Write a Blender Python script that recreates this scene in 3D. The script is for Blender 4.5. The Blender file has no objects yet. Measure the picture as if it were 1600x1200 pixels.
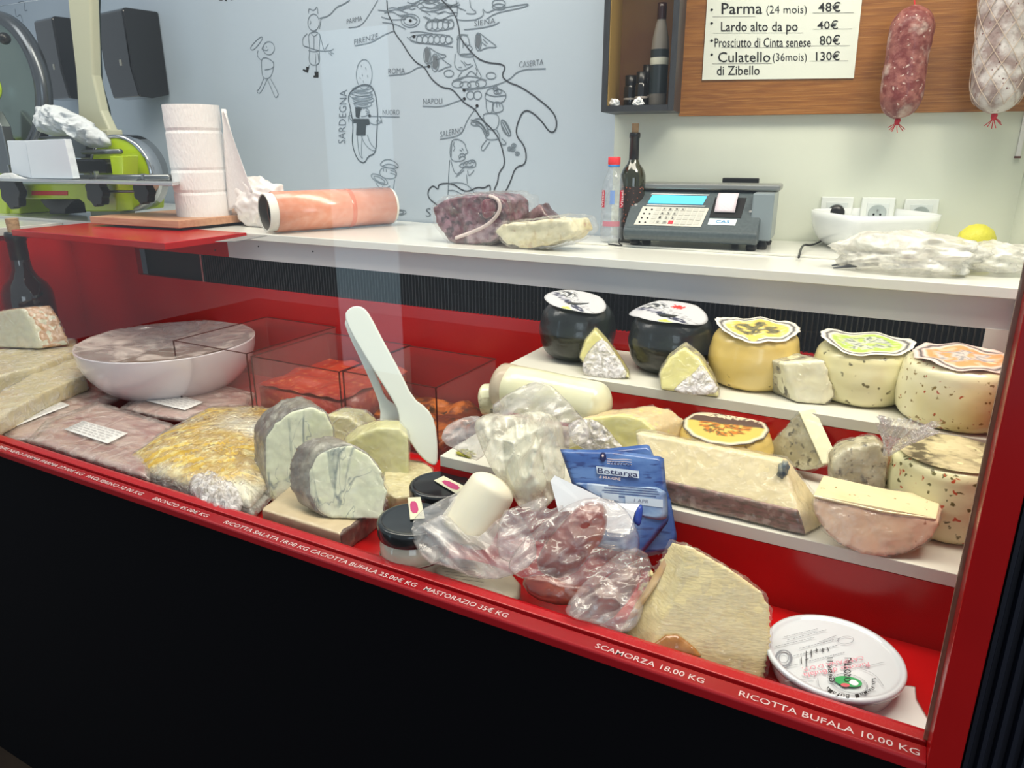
import bpy, bmesh, math, random
from mathutils import Vector, Matrix, noise
random.seed(7)
D = bpy.data
SC = bpy.context.scene
COL = SC.collection
PI = math.pi

# ---------------------------------------------------------------- camera
FPX = 1143.0
CAM = Vector((0, 0, 1.5))
RM = Matrix.Rotation(0.5028, 3, 'Z') @ Matrix.Rotation(1.2578, 3, 'X') @ Matrix.Rotation(-0.0032, 3, 'Z')
cam_d = D.cameras.new('camera')
cam = D.objects.new('camera', cam_d)
COL.objects.link(cam)
cam.matrix_world = Matrix.Translation(CAM) @ RM.to_4x4()
cam_d.sensor_width = 36.0
cam_d.lens = 36.0 * FPX / 1600.0
cam_d.clip_start = 0.02
SC.camera = cam

# ---------------------------------------------------------------- world, lights, exposure
SC.view_settings.view_transform = 'Standard'
SC.view_settings.look = 'None'
SC.view_settings.gamma = 1.0
SC.view_settings.use_curve_mapping = False
SC.view_settings.exposure = 0.28
SC.cycles.transparent_max_bounces = 32
SC.cycles.max_bounces = 8

w = D.worlds.new('world')
SC.world = w
w.use_nodes = True
w.node_tree.nodes['Background'].inputs[0].default_value = (0.80, 0.90, 1.0, 1)
w.node_tree.nodes['Background'].inputs[1].default_value = 0.40


def area(name, loc, target, sx, sy, power, col):
    l = D.lights.new(name, 'AREA')
    l.shape = 'RECTANGLE'
    l.size = sx
    l.size_y = sy
    l.energy = power
    l.color = col
    o = D.objects.new(name, l)
    COL.objects.link(o)
    o.location = loc
    d = Vector(target) - Vector(loc)
    o.rotation_euler = d.to_track_quat('-Z', 'Y').to_euler()
    return o


area('ceiling_lamp', (-0.6, 0.95, 2.75), (-0.6, 0.95, 0), 2.6, 0.5, 38, (1.0, 0.91, 0.76))
area('ceiling_lamp', (0.6, 1.0, 2.7), (0.5, 1.1, 0), 0.6, 0.6, 14, (1.0, 0.92, 0.78))
area('ceiling_lamp', (-2.4, 0.6, 2.75), (-2.2, 0.9, 0), 0.8, 0.8, 9, (1.0, 0.96, 0.9))
area('shop_window', (1.6, -2.8, 1.7), (-0.3, 1.6, 1.4), 1.6, 1.6, 22, (0.78, 0.90, 1.0))
area('shop_window', (-3.25, -2.5, 1.1), (-3.25, 0, 1.1), 0.55, 2.2, 5.0, (0.60, 0.85, 1.0))


# ---------------------------------------------------------------- pixel ray onto a real plane
def ray(px, py):
    return RM @ Vector((px - 800.0, -(py - 600.0), -FPX))


def at(px, py, x=None, y=None, z=None, pl=None):
    d = ray(px, py)
    if pl is not None:
        p0, n = pl
        return CAM + d * (n.dot(p0 - CAM) / n.dot(d))
    if x is not None:
        return CAM + d * ((x - CAM.x) / d.x)
    if y is not None:
        return CAM + d * ((y - CAM.y) / d.y)
    return CAM + d * ((z - CAM.z) / d.z)


FWD = RM @ Vector((0, 0, -1))


def pxm(p):
    """pixels per metre at p"""
    return FPX / (p - CAM).dot(FWD)


# ---------------------------------------------------------------- materials
def lin(r, g, b):
    f = lambda v: (v / 255 / 12.92) if v / 255 <= 0.04045 else ((v / 255 + 0.055) / 1.055) ** 2.4
    return (f(r), f(g), f(b), 1)


MATS = {}


def mat(name, col=(200, 200, 200), rough=0.5, layers=(), bump=None, bump2=None, metal=0, spec=0.5, coat=0, coat_rough=0.08,
        coat_bump=None, alpha=None, edge=0, sss=0, trans=0, ior=1.45, emit=0, emit_col=None, attr=None):
    """layers: (kind, scale, lo, hi, rgb[, (sx, sy, sz)]) blended one over another"""
    if name in MATS:
        return MATS[name]
    m = D.materials.new(name)
    m.use_nodes = True
    nt = m.node_tree
    N = nt.nodes
    L = nt.links
    b = N['Principled BSDF']
    tc = N.new('ShaderNodeTexCoord')

    def coords(sc=None):
        if not sc:
            return tc.outputs['Object']
        mp = N.new('ShaderNodeMapping')
        mp.inputs['Scale'].default_value = sc
        L.new(tc.outputs['Object'], mp.inputs[0])
        return mp.outputs[0]
    cur = None
    if attr:
        a = N.new('ShaderNodeVertexColor')
        a.layer_name = attr
        cur = a.outputs[0]
    base = lin(*col)
    for la in layers:
        kind, scale, lo, hi, rgb = la[:5]
        sc = la[5] if len(la) > 5 else None
        if kind == 'noise':
            t = N.new('ShaderNodeTexNoise')
            t.inputs['Scale'].default_value = scale
            t.inputs['Detail'].default_value = 5
            out = t.outputs[0]
        elif kind == 'spot':
            t = N.new('ShaderNodeTexVoronoi')
            t.inputs['Scale'].default_value = scale
            out = t.outputs['Distance']
        elif kind == 'crack':
            t = N.new('ShaderNodeTexVoronoi')
            t.feature = 'DISTANCE_TO_EDGE'
            t.inputs['Scale'].default_value = scale
            out = t.outputs['Distance']
        elif kind == 'vein':
            t = N.new('ShaderNodeTexNoise')
            t.inputs['Scale'].default_value = scale
            t.inputs['Detail'].default_value = 3
            t.inputs['Distortion'].default_value = 0.6
            sb_n = N.new('ShaderNodeMath')
            sb_n.operation = 'SUBTRACT'
            sb_n.inputs[1].default_value = 0.5
            L.new(t.outputs[0], sb_n.inputs[0])
            ab_n = N.new('ShaderNodeMath')
            ab_n.operation = 'ABSOLUTE'
            L.new(sb_n.outputs[0], ab_n.inputs[0])
            out = ab_n.outputs[0]
        else:
            t = N.new('ShaderNodeTexWave')
            t.inputs['Scale'].default_value = scale
            t.inputs['Distortion'].default_value = 3
            t.inputs['Detail'].default_value = 3
            out = t.outputs[0]
        L.new(coords(sc), t.inputs[0])
        if kind in ('spot', 'crack'):
            # rough the cell shape up a little
            nz = N.new('ShaderNodeTexNoise')
            nz.inputs['Scale'].default_value = scale * 1.3
            nz.inputs['Detail'].default_value = 2
            L.new(coords(sc), nz.inputs[0])
            mx = N.new('ShaderNodeMixRGB')
            mx.blend_type = 'LINEAR_LIGHT'
            mx.inputs[0].default_value = 0.6 / scale
            L.new(coords(sc), mx.inputs[1])
            L.new(nz.outputs['Color'], mx.inputs[2])
            L.new(mx.outputs[0], t.inputs[0])
        mr = N.new('ShaderNodeMapRange')
        mr.inputs['From Min'].default_value = lo
        mr.inputs['From Max'].default_value = hi
        L.new(out, mr.inputs['Value'])
        mix = N.new('ShaderNodeMixRGB')
        L.new(mr.outputs[0], mix.inputs[0])
        if cur is None:
            mix.inputs[1].default_value = base
        else:
            L.new(cur, mix.inputs[1])
        mix.inputs[2].default_value = lin(*rgb)
        cur = mix.outputs[0]
    if cur is None:
        b.inputs['Base Color'].default_value = base
    else:
        L.new(cur, b.inputs['Base Color'])
    b.inputs['Roughness'].default_value = rough
    b.inputs['Metallic'].default_value = metal
    b.inputs['Specular IOR Level'].default_value = spec
    b.inputs['IOR'].default_value = ior
    if trans:
        b.inputs['Transmission Weight'].default_value = trans
    if sss:
        b.inputs['Subsurface Weight'].default_value = sss
        b.inputs['Subsurface Radius'].default_value = (0.02, 0.015, 0.008)
    if coat:
        b.inputs['Coat Weight'].default_value = coat
        b.inputs['Coat Roughness'].default_value = coat_rough
    if emit:
        b.inputs['Emission Strength'].default_value = emit
        b.inputs['Emission Color'].default_value = lin(*(emit_col or col))

    def bumpnode(spec_):
        sc, st = spec_[:2]
        t = N.new('ShaderNodeTexNoise')
        t.inputs['Scale'].default_value = sc
        t.inputs['Detail'].default_value = 3
        L.new(coords(spec_[2] if len(spec_) > 2 else None), t.inputs[0])
        bp = N.new('ShaderNodeBump')
        bp.inputs['Strength'].default_value = st
        bp.inputs['Distance'].default_value = 0.006
        L.new(t.outputs[0], bp.inputs['Height'])
        return bp
    if bump:
        bp = bumpnode(bump)
        L.new(bp.outputs[0], b.inputs['Normal'])
        if bump2:
            b2 = bumpnode(bump2)
            L.new(bp.outputs[0], b2.inputs['Normal'])
            L.new(b2.outputs[0], b.inputs['Normal'])
    if coat_bump:
        bp = bumpnode(coat_bump)
        L.new(bp.outputs[0], b.inputs['Coat Normal'])
    if alpha is not None:
        if edge:
            lw = N.new('ShaderNodeLayerWeight')
            lw.inputs[0].default_value = 0.5
            pw = N.new('ShaderNodeMath')
            pw.operation = 'POWER'
            pw.inputs[1].default_value = 3
            L.new(lw.outputs['Facing'], pw.inputs[0])
            mr = N.new('ShaderNodeMapRange')
            mr.inputs['To Min'].default_value = alpha
            mr.inputs['To Max'].default_value = min(1, alpha + edge)
            L.new(pw.outputs[0], mr.inputs['Value'])
            L.new(mr.outputs[0], b.inputs['Alpha'])
        else:
            b.inputs['Alpha'].default_value = alpha
    MATS[name] = m
    return m


def film(name, tint=(235, 232, 225), a=0.10, gloss=0.22, bump=(60, 0.6), rough=0.12, fold=None):
    """thin clear plastic: mostly see-through, a little milky, glossy creases"""
    if name in MATS:
        return MATS[name]
    m = D.materials.new(name)
    m.use_nodes = True
    nt = m.node_tree
    N = nt.nodes
    L = nt.links
    for n in list(N):
        if n.type == 'BSDF_PRINCIPLED':
            N.remove(n)
    out = [n for n in N if n.type == 'OUTPUT_MATERIAL'][0]
    tc = N.new('ShaderNodeTexCoord')
    t = N.new('ShaderNodeTexNoise')
    t.inputs['Scale'].default_value = bump[0]
    t.inputs['Detail'].default_value = 4
    t.inputs['Distortion'].default_value = 1.5
    L.new(tc.outputs['Object'], t.inputs[0])
    bp = N.new('ShaderNodeBump')
    bp.inputs['Strength'].default_value = bump[1]
    bp.inputs['Distance'].default_value = 0.01
    L.new(t.outputs[0], bp.inputs['Height'])
    tr = N.new('ShaderNodeBsdfTransparent')
    di = N.new('ShaderNodeBsdfPrincipled')
    di.inputs['Base Color'].default_value = lin(*tint)
    di.inputs['Roughness'].default_value = 0.4
    gl = N.new('ShaderNodeBsdfGlossy')
    gl.inputs['Roughness'].default_value = rough
    L.new(bp.outputs[0], gl.inputs['Normal'])
    L.new(bp.outputs[0], di.inputs['Normal'])
    # creases catch more milk than flat film
    mr = N.new('ShaderNodeMapRange')
    mr.inputs['From Min'].default_value = 0.42
    mr.inputs['From Max'].default_value = 0.68
    mr.inputs['To Min'].default_value = a * 0.6
    mr.inputs['To Max'].default_value = min(1, a * 2.2)
    L.new(t.outputs[0], mr.inputs['Value'])
    m1 = N.new('ShaderNodeMixShader')
    L.new(mr.outputs[0], m1.inputs[0])
    L.new(tr.outputs[0], m1.inputs[1])
    L.new(di.outputs[0], m1.inputs[2])
    fr = N.new('ShaderNodeLayerWeight')
    fr.inputs[0].default_value = 0.5
    L.new(bp.outputs[0], fr.inputs['Normal'])
    pw = N.new('ShaderNodeMath')
    pw.operation = 'POWER'
    pw.inputs[1].default_value = 4
    L.new(fr.outputs['Facing'], pw.inputs[0])
    mm = N.new('ShaderNodeMath')
    mm.operation = 'MULTIPLY_ADD'
    mm.inputs[1].default_value = gloss * 1.6
    mm.inputs[2].default_value = gloss * 0.16
    mm.use_clamp = True
    L.new(pw.outputs[0], mm.inputs[0])
    m2 = N.new('ShaderNodeMixShader')
    L.new(mm.outputs[0], m2.inputs[0])
    L.new(m1.outputs[0], m2.inputs[1])
    L.new(gl.outputs[0], m2.inputs[2])
    L.new(m2.outputs[0], out.inputs[0])
    MATS[name] = m
    return m


# ---------------------------------------------------------------- things and parts
def thing(name, label, cat, loc, group=None):
    o = D.objects.new(name, None)
    COL.objects.link(o)
    o.location = loc
    o.empty_display_size = 0.05
    o['label'] = label
    o['category'] = cat
    if group:
        o['group'] = group
    return o


def root_loc(p):
    v = Vector((0, 0, 0))
    while p is not None:
        v += p.location
        p = p.parent
    return v


def part(name, geo, m, parent=None, smooth=False, label=None, bevel=0, seg=2, subsurf=0, remesh=0, disp=None, disp2=None, stuff=False, colors=None, solid=0):
    """geo = (verts, faces) in world metres; linked as ONE mesh under parent"""
    v, f = geo
    off = root_loc(parent)
    me = D.meshes.new(name)
    me.from_pydata([Vector(p) - off for p in v], [], f)
    me.validate()
    bm = bmesh.new()
    bm.from_mesh(me)
    bmesh.ops.recalc_face_normals(bm, faces=bm.faces)
    bm.to_mesh(me)
    bm.free()
    if m:
        me.materials.append(m)
    if smooth:
        me.shade_smooth()
    if colors:
        ca = me.color_attributes.new('print', 'BYTE_COLOR', 'POINT')
        for i, c in enumerate(colors):
            ca.data[i].color = lin(*c)
    o = D.objects.new(name, me)
    COL.objects.link(o)
    if parent is not None:
        o.parent = parent
    if label:
        o['label'] = label
    if stuff:
        o['kind'] = 'stuff'
    if bevel:
        md = o.modifiers.new('bevel', 'BEVEL')
        md.width = bevel
        md.segments = seg
        md.limit_method = 'ANGLE'
        md.angle_limit = math.radians(35)
    if remesh:
        md = o.modifiers.new('remesh', 'REMESH')
        md.mode = 'VOXEL'
        md.voxel_size = remesh
        md.use_smooth_shade = True
        md = o.modifiers.new('soft', 'SMOOTH')
        md.iterations = 4
    if subsurf:
        md = o.modifiers.new('sub', 'SUBSURF')
        md.levels = md.render_levels = subsurf
    for dd in (disp, disp2):
        if dd:
            sc, st = dd[:2]
            tx = D.textures.new('relief', 'CLOUDS' if len(dd) < 3 else dd[2])
            if tx.type == 'CLOUDS':
                tx.noise_depth = 2
            tx.noise_scale = sc
            md = o.modifiers.new('relief', 'DISPLACE')
            md.texture = tx
            md.strength = st
            md.mid_level = 0.5
            md.texture_coords = 'LOCAL'
    if solid:
        md = o.modifiers.new('solid', 'SOLIDIFY')
        md.thickness = solid
        md.offset = 0
    return o


def setting(name, geo, m, **k):
    o = part(name, geo, m, **k)
    o['kind'] = 'structure'
    return o


def single(name, label, cat, geo, m, group=None, **k):
    """a thing that is one mesh, origin at its base"""
    v, f = geo
    zs = min(p[2] for p in v)
    cx = sum(p[0] for p in v) / len(v)
    cy = sum(p[1] for p in v) / len(v)
    loc = Vector((cx, cy, zs))
    o = part(name, ([Vector(p) - loc for p in v], f), m, **k)
    o.location = loc
    o['label'] = label
    o['category'] = cat
    if group:
        o['group'] = group
    return o


# ---------------------------------------------------------------- shapes: every one returns (verts, faces)
def join(*gs):
    V, F = [], []
    for v, f in gs:
        n = len(V)
        V += [Vector(p) for p in v]
        F += [tuple(i + n for i in q) for q in f]
    return V, F


def box(x0, x1, y0, y1, z0, z1, rz=0, c=None):
    v = [Vector(p) for p in ((x0, y0, z0), (x1, y0, z0), (x1, y1, z0), (x0, y1, z0), (x0, y0, z1), (x1, y0, z1), (x1, y1, z1), (x0, y1, z1))]
    if rz:
        c = Vector(c) if c else Vector(((x0 + x1) / 2, (y0 + y1) / 2, 0))
        r = Matrix.Rotation(rz, 3, 'Z')
        v = [r @ (p - c) + c for p in v]
    return v, [(0, 3, 2, 1), (4, 5, 6, 7), (0, 1, 5, 4), (1, 2, 6, 5), (2, 3, 7, 6), (3, 0, 4, 7)]


def obox(o, ax, ay, az, x0, x1, y0, y1, z0, z1):
    """box in a frame (origin + three axes)"""
    return [o + ax * a + ay * b + az * c for a, b, c in ((x0, y0, z0), (x1, y0, z0), (x1, y1, z0), (x0, y1, z0), (x0, y0, z1), (x1, y0, z1), (x1, y1, z1), (x0, y1, z1))], \
        [(0, 3, 2, 1), (4, 5, 6, 7), (0, 1, 5, 4), (1, 2, 6, 5), (2, 3, 7, 6), (3, 0, 4, 7)]


def frame_of(ax):
    ax = Vector(ax).normalized()
    u = ax.orthogonal().normalized()
    if abs(ax.z) > 0.99:
        u = Vector((1, 0, 0))
    return ax, u, ax.cross(u)


def lathe(prof, c, axis=(0, 0, 1), n=48, wob=0, sx=1, sy=1):
    """profile of (radius, height) round an axis"""
    c = Vector(c)
    ax, u, v2 = frame_of(axis)
    V, F, rings = [], [], []
    for r, h in prof:
        if r < 1e-6:
            V.append(c + ax * h)
            rings.append([len(V) - 1])
        else:
            s = len(V)
            for i in range(n):
                a = 2 * PI * i / n
                rr = r
                if wob:
                    rr *= 1 + wob * noise.noise(Vector((math.cos(a) * 1.3, math.sin(a) * 1.3, h * 12 + c.x * 9)))
                V.append(c + ax * h + u * (rr * math.cos(a) * sx) + v2 * (rr * math.sin(a) * sy))
            rings.append(list(range(s, s + n)))
    for A, B in zip(rings, rings[1:]):
        if len(A) == 1 and len(B) == 1:
            continue
        if len(A) == 1:
            F += [(A[0], B[i], B[(i + 1) % n]) for i in range(n)]
        elif len(B) == 1:
            F += [(A[i], B[0], A[(i + 1) % n]) for i in range(n)]
        else:
            F += [(A[i], B[i], B[(i + 1) % n], A[(i + 1) % n]) for i in range(n)]
    return V, F


def tube(pts, r, n=10, caps=True):
    pts = [Vector(p) for p in pts]
    rs = r if isinstance(r, (list, tuple)) else [r] * len(pts)
    V, F = [], []
    prev = None
    for i, p in enumerate(pts):
        d = (pts[min(i + 1, len(pts) - 1)] - pts[max(i - 1, 0)]).normalized()
        if prev is None:
            u = d.orthogonal().normalized()
        else:
            u = (prev - d * prev.dot(d)).normalized()
        prev = u
        v2 = d.cross(u)
        for k in range(n):
            a = 2 * PI * k / n
            V.append(p + u * (rs[i] * math.cos(a)) + v2 * (rs[i] * math.sin(a)))
    for i in range(len(pts) - 1):
        for k in range(n):
            F.append((i * n + k, i * n + (k + 1) % n, (i + 1) * n + (k + 1) % n, (i + 1) * n + k))
    if caps:
        F.append(tuple(range(n))[::-1])
        F.append(tuple((len(pts) - 1) * n + k for k in range(n)))
    return V, F


def prism(poly, vec):
    poly = [Vector(p) for p in poly]
    vec = Vector(vec)
    n = len(poly)
    V = poly + [p + vec for p in poly]
    F = [tuple(range(n)), tuple(range(n, 2 * n))[::-1]]
    F += [(i, i + n, (i + 1) % n + n, (i + 1) % n) for i in range(n)]
    return V, F


def smooth_loop(p, it=1, closed=True):
    for _ in range(it):
        q = []
        n = len(p)
        rng = range(n) if closed else range(n - 1)
        if not closed:
            q.append(p[0])
        for i in rng:
            a, b = p[i], p[(i + 1) % n]
            q.append(a * 0.75 + b * 0.25)
            q.append(a * 0.25 + b * 0.75)
        if not closed:
            q.append(p[-1])
        p = q
    return p


def resample(p, n):
    L_ = [0]
    m = len(p)
    for i in range(m):
        L_.append(L_[-1] + (p[(i + 1) % m] - p[i]).length)
    out = []
    j = 0
    for k in range(n):
        s = L_[-1] * k / n
        while L_[j + 1] < s:
            j += 1
        t = (s - L_[j]) / max(1e-9, L_[j + 1] - L_[j])
        out.append(p[j].lerp(p[(j + 1) % m], t))
    return out


def pillow(poly, nrm, top, bot, rings=12, n=72, power=0.5, wr=0.0, wrs=40, round_=1, seed=0.0, ridge=False, along=None):
    """closed cushion over an outline: bulges 'top' along nrm and 'bot' against it"""
    nrm = Vector(nrm).normalized()
    p = resample(smooth_loop([Vector(q) for q in poly], round_), n)
    c = sum(p, Vector()) / n
    V, F = [], []

    def wrk(q):
        if not wr:
            return 0
        if along is not None:      # folds run along this direction
            q = q - along * (q.dot(along) * 0.78)
        a = noise.noise(q * wrs + Vector((seed, 0, 0)))
        b = noise.noise(q * wrs * 2.3 + Vector((0, seed, 5)))
        h = a + 0.5 * b
        if ridge:
            h = 0.9 - 2.6 * abs(a) ** 0.8 - 0.9 * abs(b)
        return h * wr
    sides = []
    for sgn, th in ((1, top), (-1, bot)):
        rr = []
        for k in range(rings + 1):
            s = 1 - k / rings
            h = th * max(0, 1 - s ** (1 / max(0.05, power) * 1.0)) ** power if s < 1 else 0
            if s < 1e-6:
                V.append(c + nrm * sgn * (h + wrk(c)))
                rr.append([len(V) - 1])
            elif k == 0 and sgn == -1:
                rr.append(sides[0][0])
            else:
                st = len(V)
                for q in p:
                    x = c + (q - c) * s
                    e = 0 if k == 0 else 1
                    V.append(x + nrm * (sgn * (h + e * wrk(x + nrm * sgn * 0.02))))
                rr.append(list(range(st, st + n)))
        sides.append(rr)
        for A, B in zip(rr, rr[1:]):
            if len(B) == 1:
                F += [(A[i], A[(i + 1) % n], B[0]) for i in range(n)]
            else:
                F += [(A[i], A[(i + 1) % n], B[(i + 1) % n], B[i]) for i in range(n)]
    return V, F


def blob(c, r, sub=4, amp=0.1, sc=3.0, seed=0.0, flat=None, ridge=False, rot=None, sq=1.0):
    bm = bmesh.new()
    bmesh.ops.create_icosphere(bm, subdivisions=sub, radius=1)
    V = []
    c = Vector(c)
    for v in bm.verts:
        d = v.co.normalized()
        e = Vector([math.copysign(abs(t) ** sq, t) for t in d])
        s = Vector((seed, seed * 1.7, -seed))
        h = noise.fractal(d * sc + s, 0.8, 2.1, 4)
        if ridge:
            h = 0.45 - 1.3 * abs(noise.noise(d * sc + s)) - 0.7 * abs(noise.noise(d * sc * 2.1 + s)) - 0.35 * abs(noise.noise(d * sc * 4.3 + s))
        q = e * (1 + amp * h)
        q = Vector((q.x * r[0], q.y * r[1], q.z * r[2]))
        if rot:
            q = rot @ q
        q += c
        if flat is not None and q.z < flat:
            q.z = flat + 0.0002 * (q.z - flat)
        V.append(q)
    F = [tuple(v.index for v in f.verts) for f in bm.faces]
    bm.free()
    return V, F


def grid(fn, nu, nv):
    V = [Vector(fn(i / nu, j / nv)) for j in range(nv + 1) for i in range(nu + 1)]
    F = [(j * (nu + 1) + i, j * (nu + 1) + i + 1, (j + 1) * (nu + 1) + i + 1, (j + 1) * (nu + 1) + i) for j in range(nv) for i in range(nu)]
    return V, F


def sheet4(a, b, c, d, nu=20, nv=20, wr=0, wrs=40, nrm=(0, 0, 1), bend=0, seed=0):
    """four corners a b c d (loop) to a gently creased sheet"""
    a, b, c, d = map(Vector, (a, b, c, d))
    nrm = Vector(nrm).normalized()

    def fn(u, v):
        p = a.lerp(b, u).lerp(d.lerp(c, u), v)
        return p + nrm * (wr * noise.noise(p * wrs + Vector((seed, 0, 0))) + bend * 4 * u * (1 - u))
    return grid(fn, nu, nv)


def ribbon(pts, wd, nrm, closed=False, sm=2):
    """flat ink stroke lying on a surface with normal nrm"""
    pts = [Vector(p) for p in pts]
    if len(pts) > 2 and sm:
        pts = smooth_loop(pts, sm, closed)
    n = len(pts)
    V, F = [], []
    for i, p in enumerate(pts):
        if closed:
            d = pts[(i + 1) % n] - pts[i - 1]
        else:
            d = pts[min(i + 1, n - 1)] - pts[max(i - 1, 0)]
        if d.length < 1e-9:
            d = Vector((1, 0, 0))
        s = nrm.cross(d.normalized()) * wd * 0.5
        V += [p + s, p - s]
    for i in range(n if closed else n - 1):
        j = (i + 1) % n
        F.append((2 * i, 2 * i + 1, 2 * j + 1, 2 * j))
    return V, F


def disc_print(c, ax, rx, ry, rot, fn, rings=14, n=72, rim=None, lift=None):
    """round printed label: polar grid coloured by fn(u, v) with u, v in -1..1"""
    c = Vector(c)
    ax, u, v2 = Vector(ax).normalized(), None, None
    u = Vector((math.cos(rot), math.sin(rot), 0))
    u = (u - ax * u.dot(ax)).normalized()
    v2 = ax.cross(u)
    V = [c + ax * (lift(0, 0) if lift else 0)]
    C = [fn(0, 0)]
    F = []
    for k in range(1, rings + 1):
        s = k / rings
        for i in range(n):
            a = 2 * PI * i / n
            q = s * (1 + (rim(a) if rim else 0) * s)
            x, y = q * math.cos(a), q * math.sin(a)
            V.append(c + u * x * rx + v2 * y * ry + ax * (lift(x, y) if lift else 0))
            C.append(fn(s * math.cos(a), s * math.sin(a)))
    F += [(0, 1 + i, 1 + (i + 1) % n) for i in range(n)]
    for k in range(rings - 1):
        o = 1 + k * n
        F += [(o + i, o + n + i, o + n + (i + 1) % n, o + (i + 1) % n) for i in range(n)]
    return (V, F), C


def letters(s, p0, p1, up, nrm, shear=0, bold=0):
    """text from p0 (left end of its base line) to p1 (right end), capitals as tall as up - p0"""
    cu = D.curves.new('lettering', 'FONT')
    cu.body = s
    cu.size = 1
    cu.offset = bold
    cu.shear = shear
    cu.resolution_u = 2
    ob = D.objects.new('lettering_tmp', cu)
    COL.objects.link(ob)
    bpy.context.view_layer.update()
    dg = bpy.context.evaluated_depsgraph_get()
    me = D.meshes.new_from_object(ob.evaluated_get(dg))
    V = [v.co.copy() for v in me.vertices]
    me.calc_loop_triangles()
    F = [tuple(f.vertices) for f in me.loop_triangles]
    D.meshes.remove(me)
    D.objects.remove(ob)
    D.curves.remove(cu)
    if not V:
        return [], []
    x0 = min(v.x for v in V)
    x1 = max(v.x for v in V)
    r = (Vector(p1) - Vector(p0)) / max(1e-6, x1 - x0)
    u = (Vector(up) - Vector(p0)) / 0.73
    n = Vector(nrm).normalized() * 0.0004
    return [Vector(p0) + r * (v.x - x0) + u * v.y + n for v in V], F

# ================================================================ materials used everywhere
M_RED = mat('red_laminate', (178, 16, 18), 0.22, layers=[('noise', 6, 0.45, 0.75, (164, 13, 17))], bump=(30, 0.03))
M_RED_D = mat('red_rail', (168, 22, 30), 0.28, bump=(40, 0.04))
M_WHITE = mat('white_laminate', (226, 226, 218), 0.16, layers=[('noise', 4, 0.4, 0.8, (218, 218, 212))])
M_SHELF = mat('white_shelf_board', (214, 212, 200), 0.25)
M_BLACK = mat('black_front', (5, 5, 9), 0.7, spec=0.15)
M_FIN = mat('black_fins', (22, 22, 26), 0.3, spec=0.6)
M_DARKPL = mat('black_plastic', (18, 18, 20), 0.3)
M_STEEL = mat('brushed_steel', (170, 172, 172), 0.28, metal=1, bump=(60, 0.1, (1, 30, 1)))
M_PAPER = mat('white_paper', (228, 228, 226), 0.7)
M_INK = mat('black_ink', (22, 22, 24), 0.6)
M_INKG = mat('grey_ink', (88, 96, 104), 0.7)
M_WTXT = mat('white_lettering', (235, 215, 212), 0.5)

# ================================================================ setting
PHI = math.radians(11)
CORNER = Vector((-0.64, 1.65, 0))
WX = Vector((math.cos(PHI), math.sin(PHI), 0))
WN = Vector((math.sin(PHI), -math.cos(PHI), 0))       # towards the shop
ZV = Vector((0, 0, 1))
YW = 1.65
M_WALLB = mat('pale_grey_paint', (176, 188, 199), 0.6, layers=[('noise', 1.2, 0.3, 0.8, (168, 181, 194))], bump=(120, 0.04))
M_WALLW = mat('warm_white_paint', (222, 226, 212), 0.45, layers=[('noise', 1.0, 0.3, 0.8, (214, 219, 204))], bump=(120, 0.03))
M_FLOOR = mat('brown_floor_tiles', (60, 46, 32), 0.5, layers=[('noise', 8, 0.4, 0.7, (46, 34, 26))])
setting('floor', box(-6, 4, -4, 3, -0.06, 0), M_FLOOR)
PSI = math.radians(8)
MX = Vector((math.cos(PSI), -math.sin(PSI), 0))       # along the drawing wall, left to right
MN = Vector((-math.sin(PSI), -math.cos(PSI), 0))      # towards the shop
setting('wall_back', obox(CORNER, -MX, -MN, ZV, 0, 5.5, 0, 0.08, 0, 3), M_WALLB)
wall_end = at(1597, 280, pl=(CORNER, WN))
lw_ = (wall_end - CORNER).dot(WX)
setting('wall_right', obox(CORNER, WX, -WN, ZV, 0, lw_, 0, 0.08, 0, 3), M_WALLW)
setting('wall_side', obox(CORNER + WX * lw_, WX, WN, ZV, 0, 0.08, -0.08, 0.45, 0, 3), M_WALLW)

# ---- dark wood panel on the sign wall
M_WOOD = mat('oak_veneer', (150, 96, 40), 0.4, layers=[('noise', 6, 0.4, 0.62, (128, 78, 30), (1.2, 1.2, 22)), ('noise', 14, 0.5, 0.7, (168, 116, 58), (1, 1, 30))], bump=(60, 0.12, (1, 1, 25)))
PLB = (CORNER + WN * 0.018, WN)
zb = at(1300, 178, pl=PLB).z
xl = (at(1060, 178, pl=PLB) - CORNER).dot(WX)
t = single('wood_panel', 'brown oak veneer panel on the white wall behind the sausages', 'panel',
           obox(CORNER, WX, WN, ZV, xl, lw_ - 0.002, 0.001, 0.018, zb, 2.3), M_WOOD, bevel=0.001)

# ================================================================ the refrigerated display case
ZR = 0.951      # rail top
ZD = 0.918      # deck
YF = 0.66       # front face of the rail
Y1 = 0.899      # lower step
Z1 = 1.0255     # lower shelf top
Y2 = 1.115      # upper step
Z2 = 1.121      # upper shelf top
YB = 1.32       # back of the case
XL = -2.25
XS = -0.628     # left end of both shelves
XR = 0.142
ZC = 1.298      # worktop
case = thing('display_case', 'red lined cheese display case with glass front and black base', 'display case', (-0.9, 0.66, 0))
part('base_panel', box(-2.0, 0.10, 0.70, 0.73, 0.0, 0.93), M_BLACK, case)
part('side_base', box(-2.0, -1.97, 0.73, 1.3, 0.0, 0.90), M_BLACK, case)
part('deck', box(XL, XR, 0.712, YB, ZD - 0.02, ZD), M_RED, case)
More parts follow.
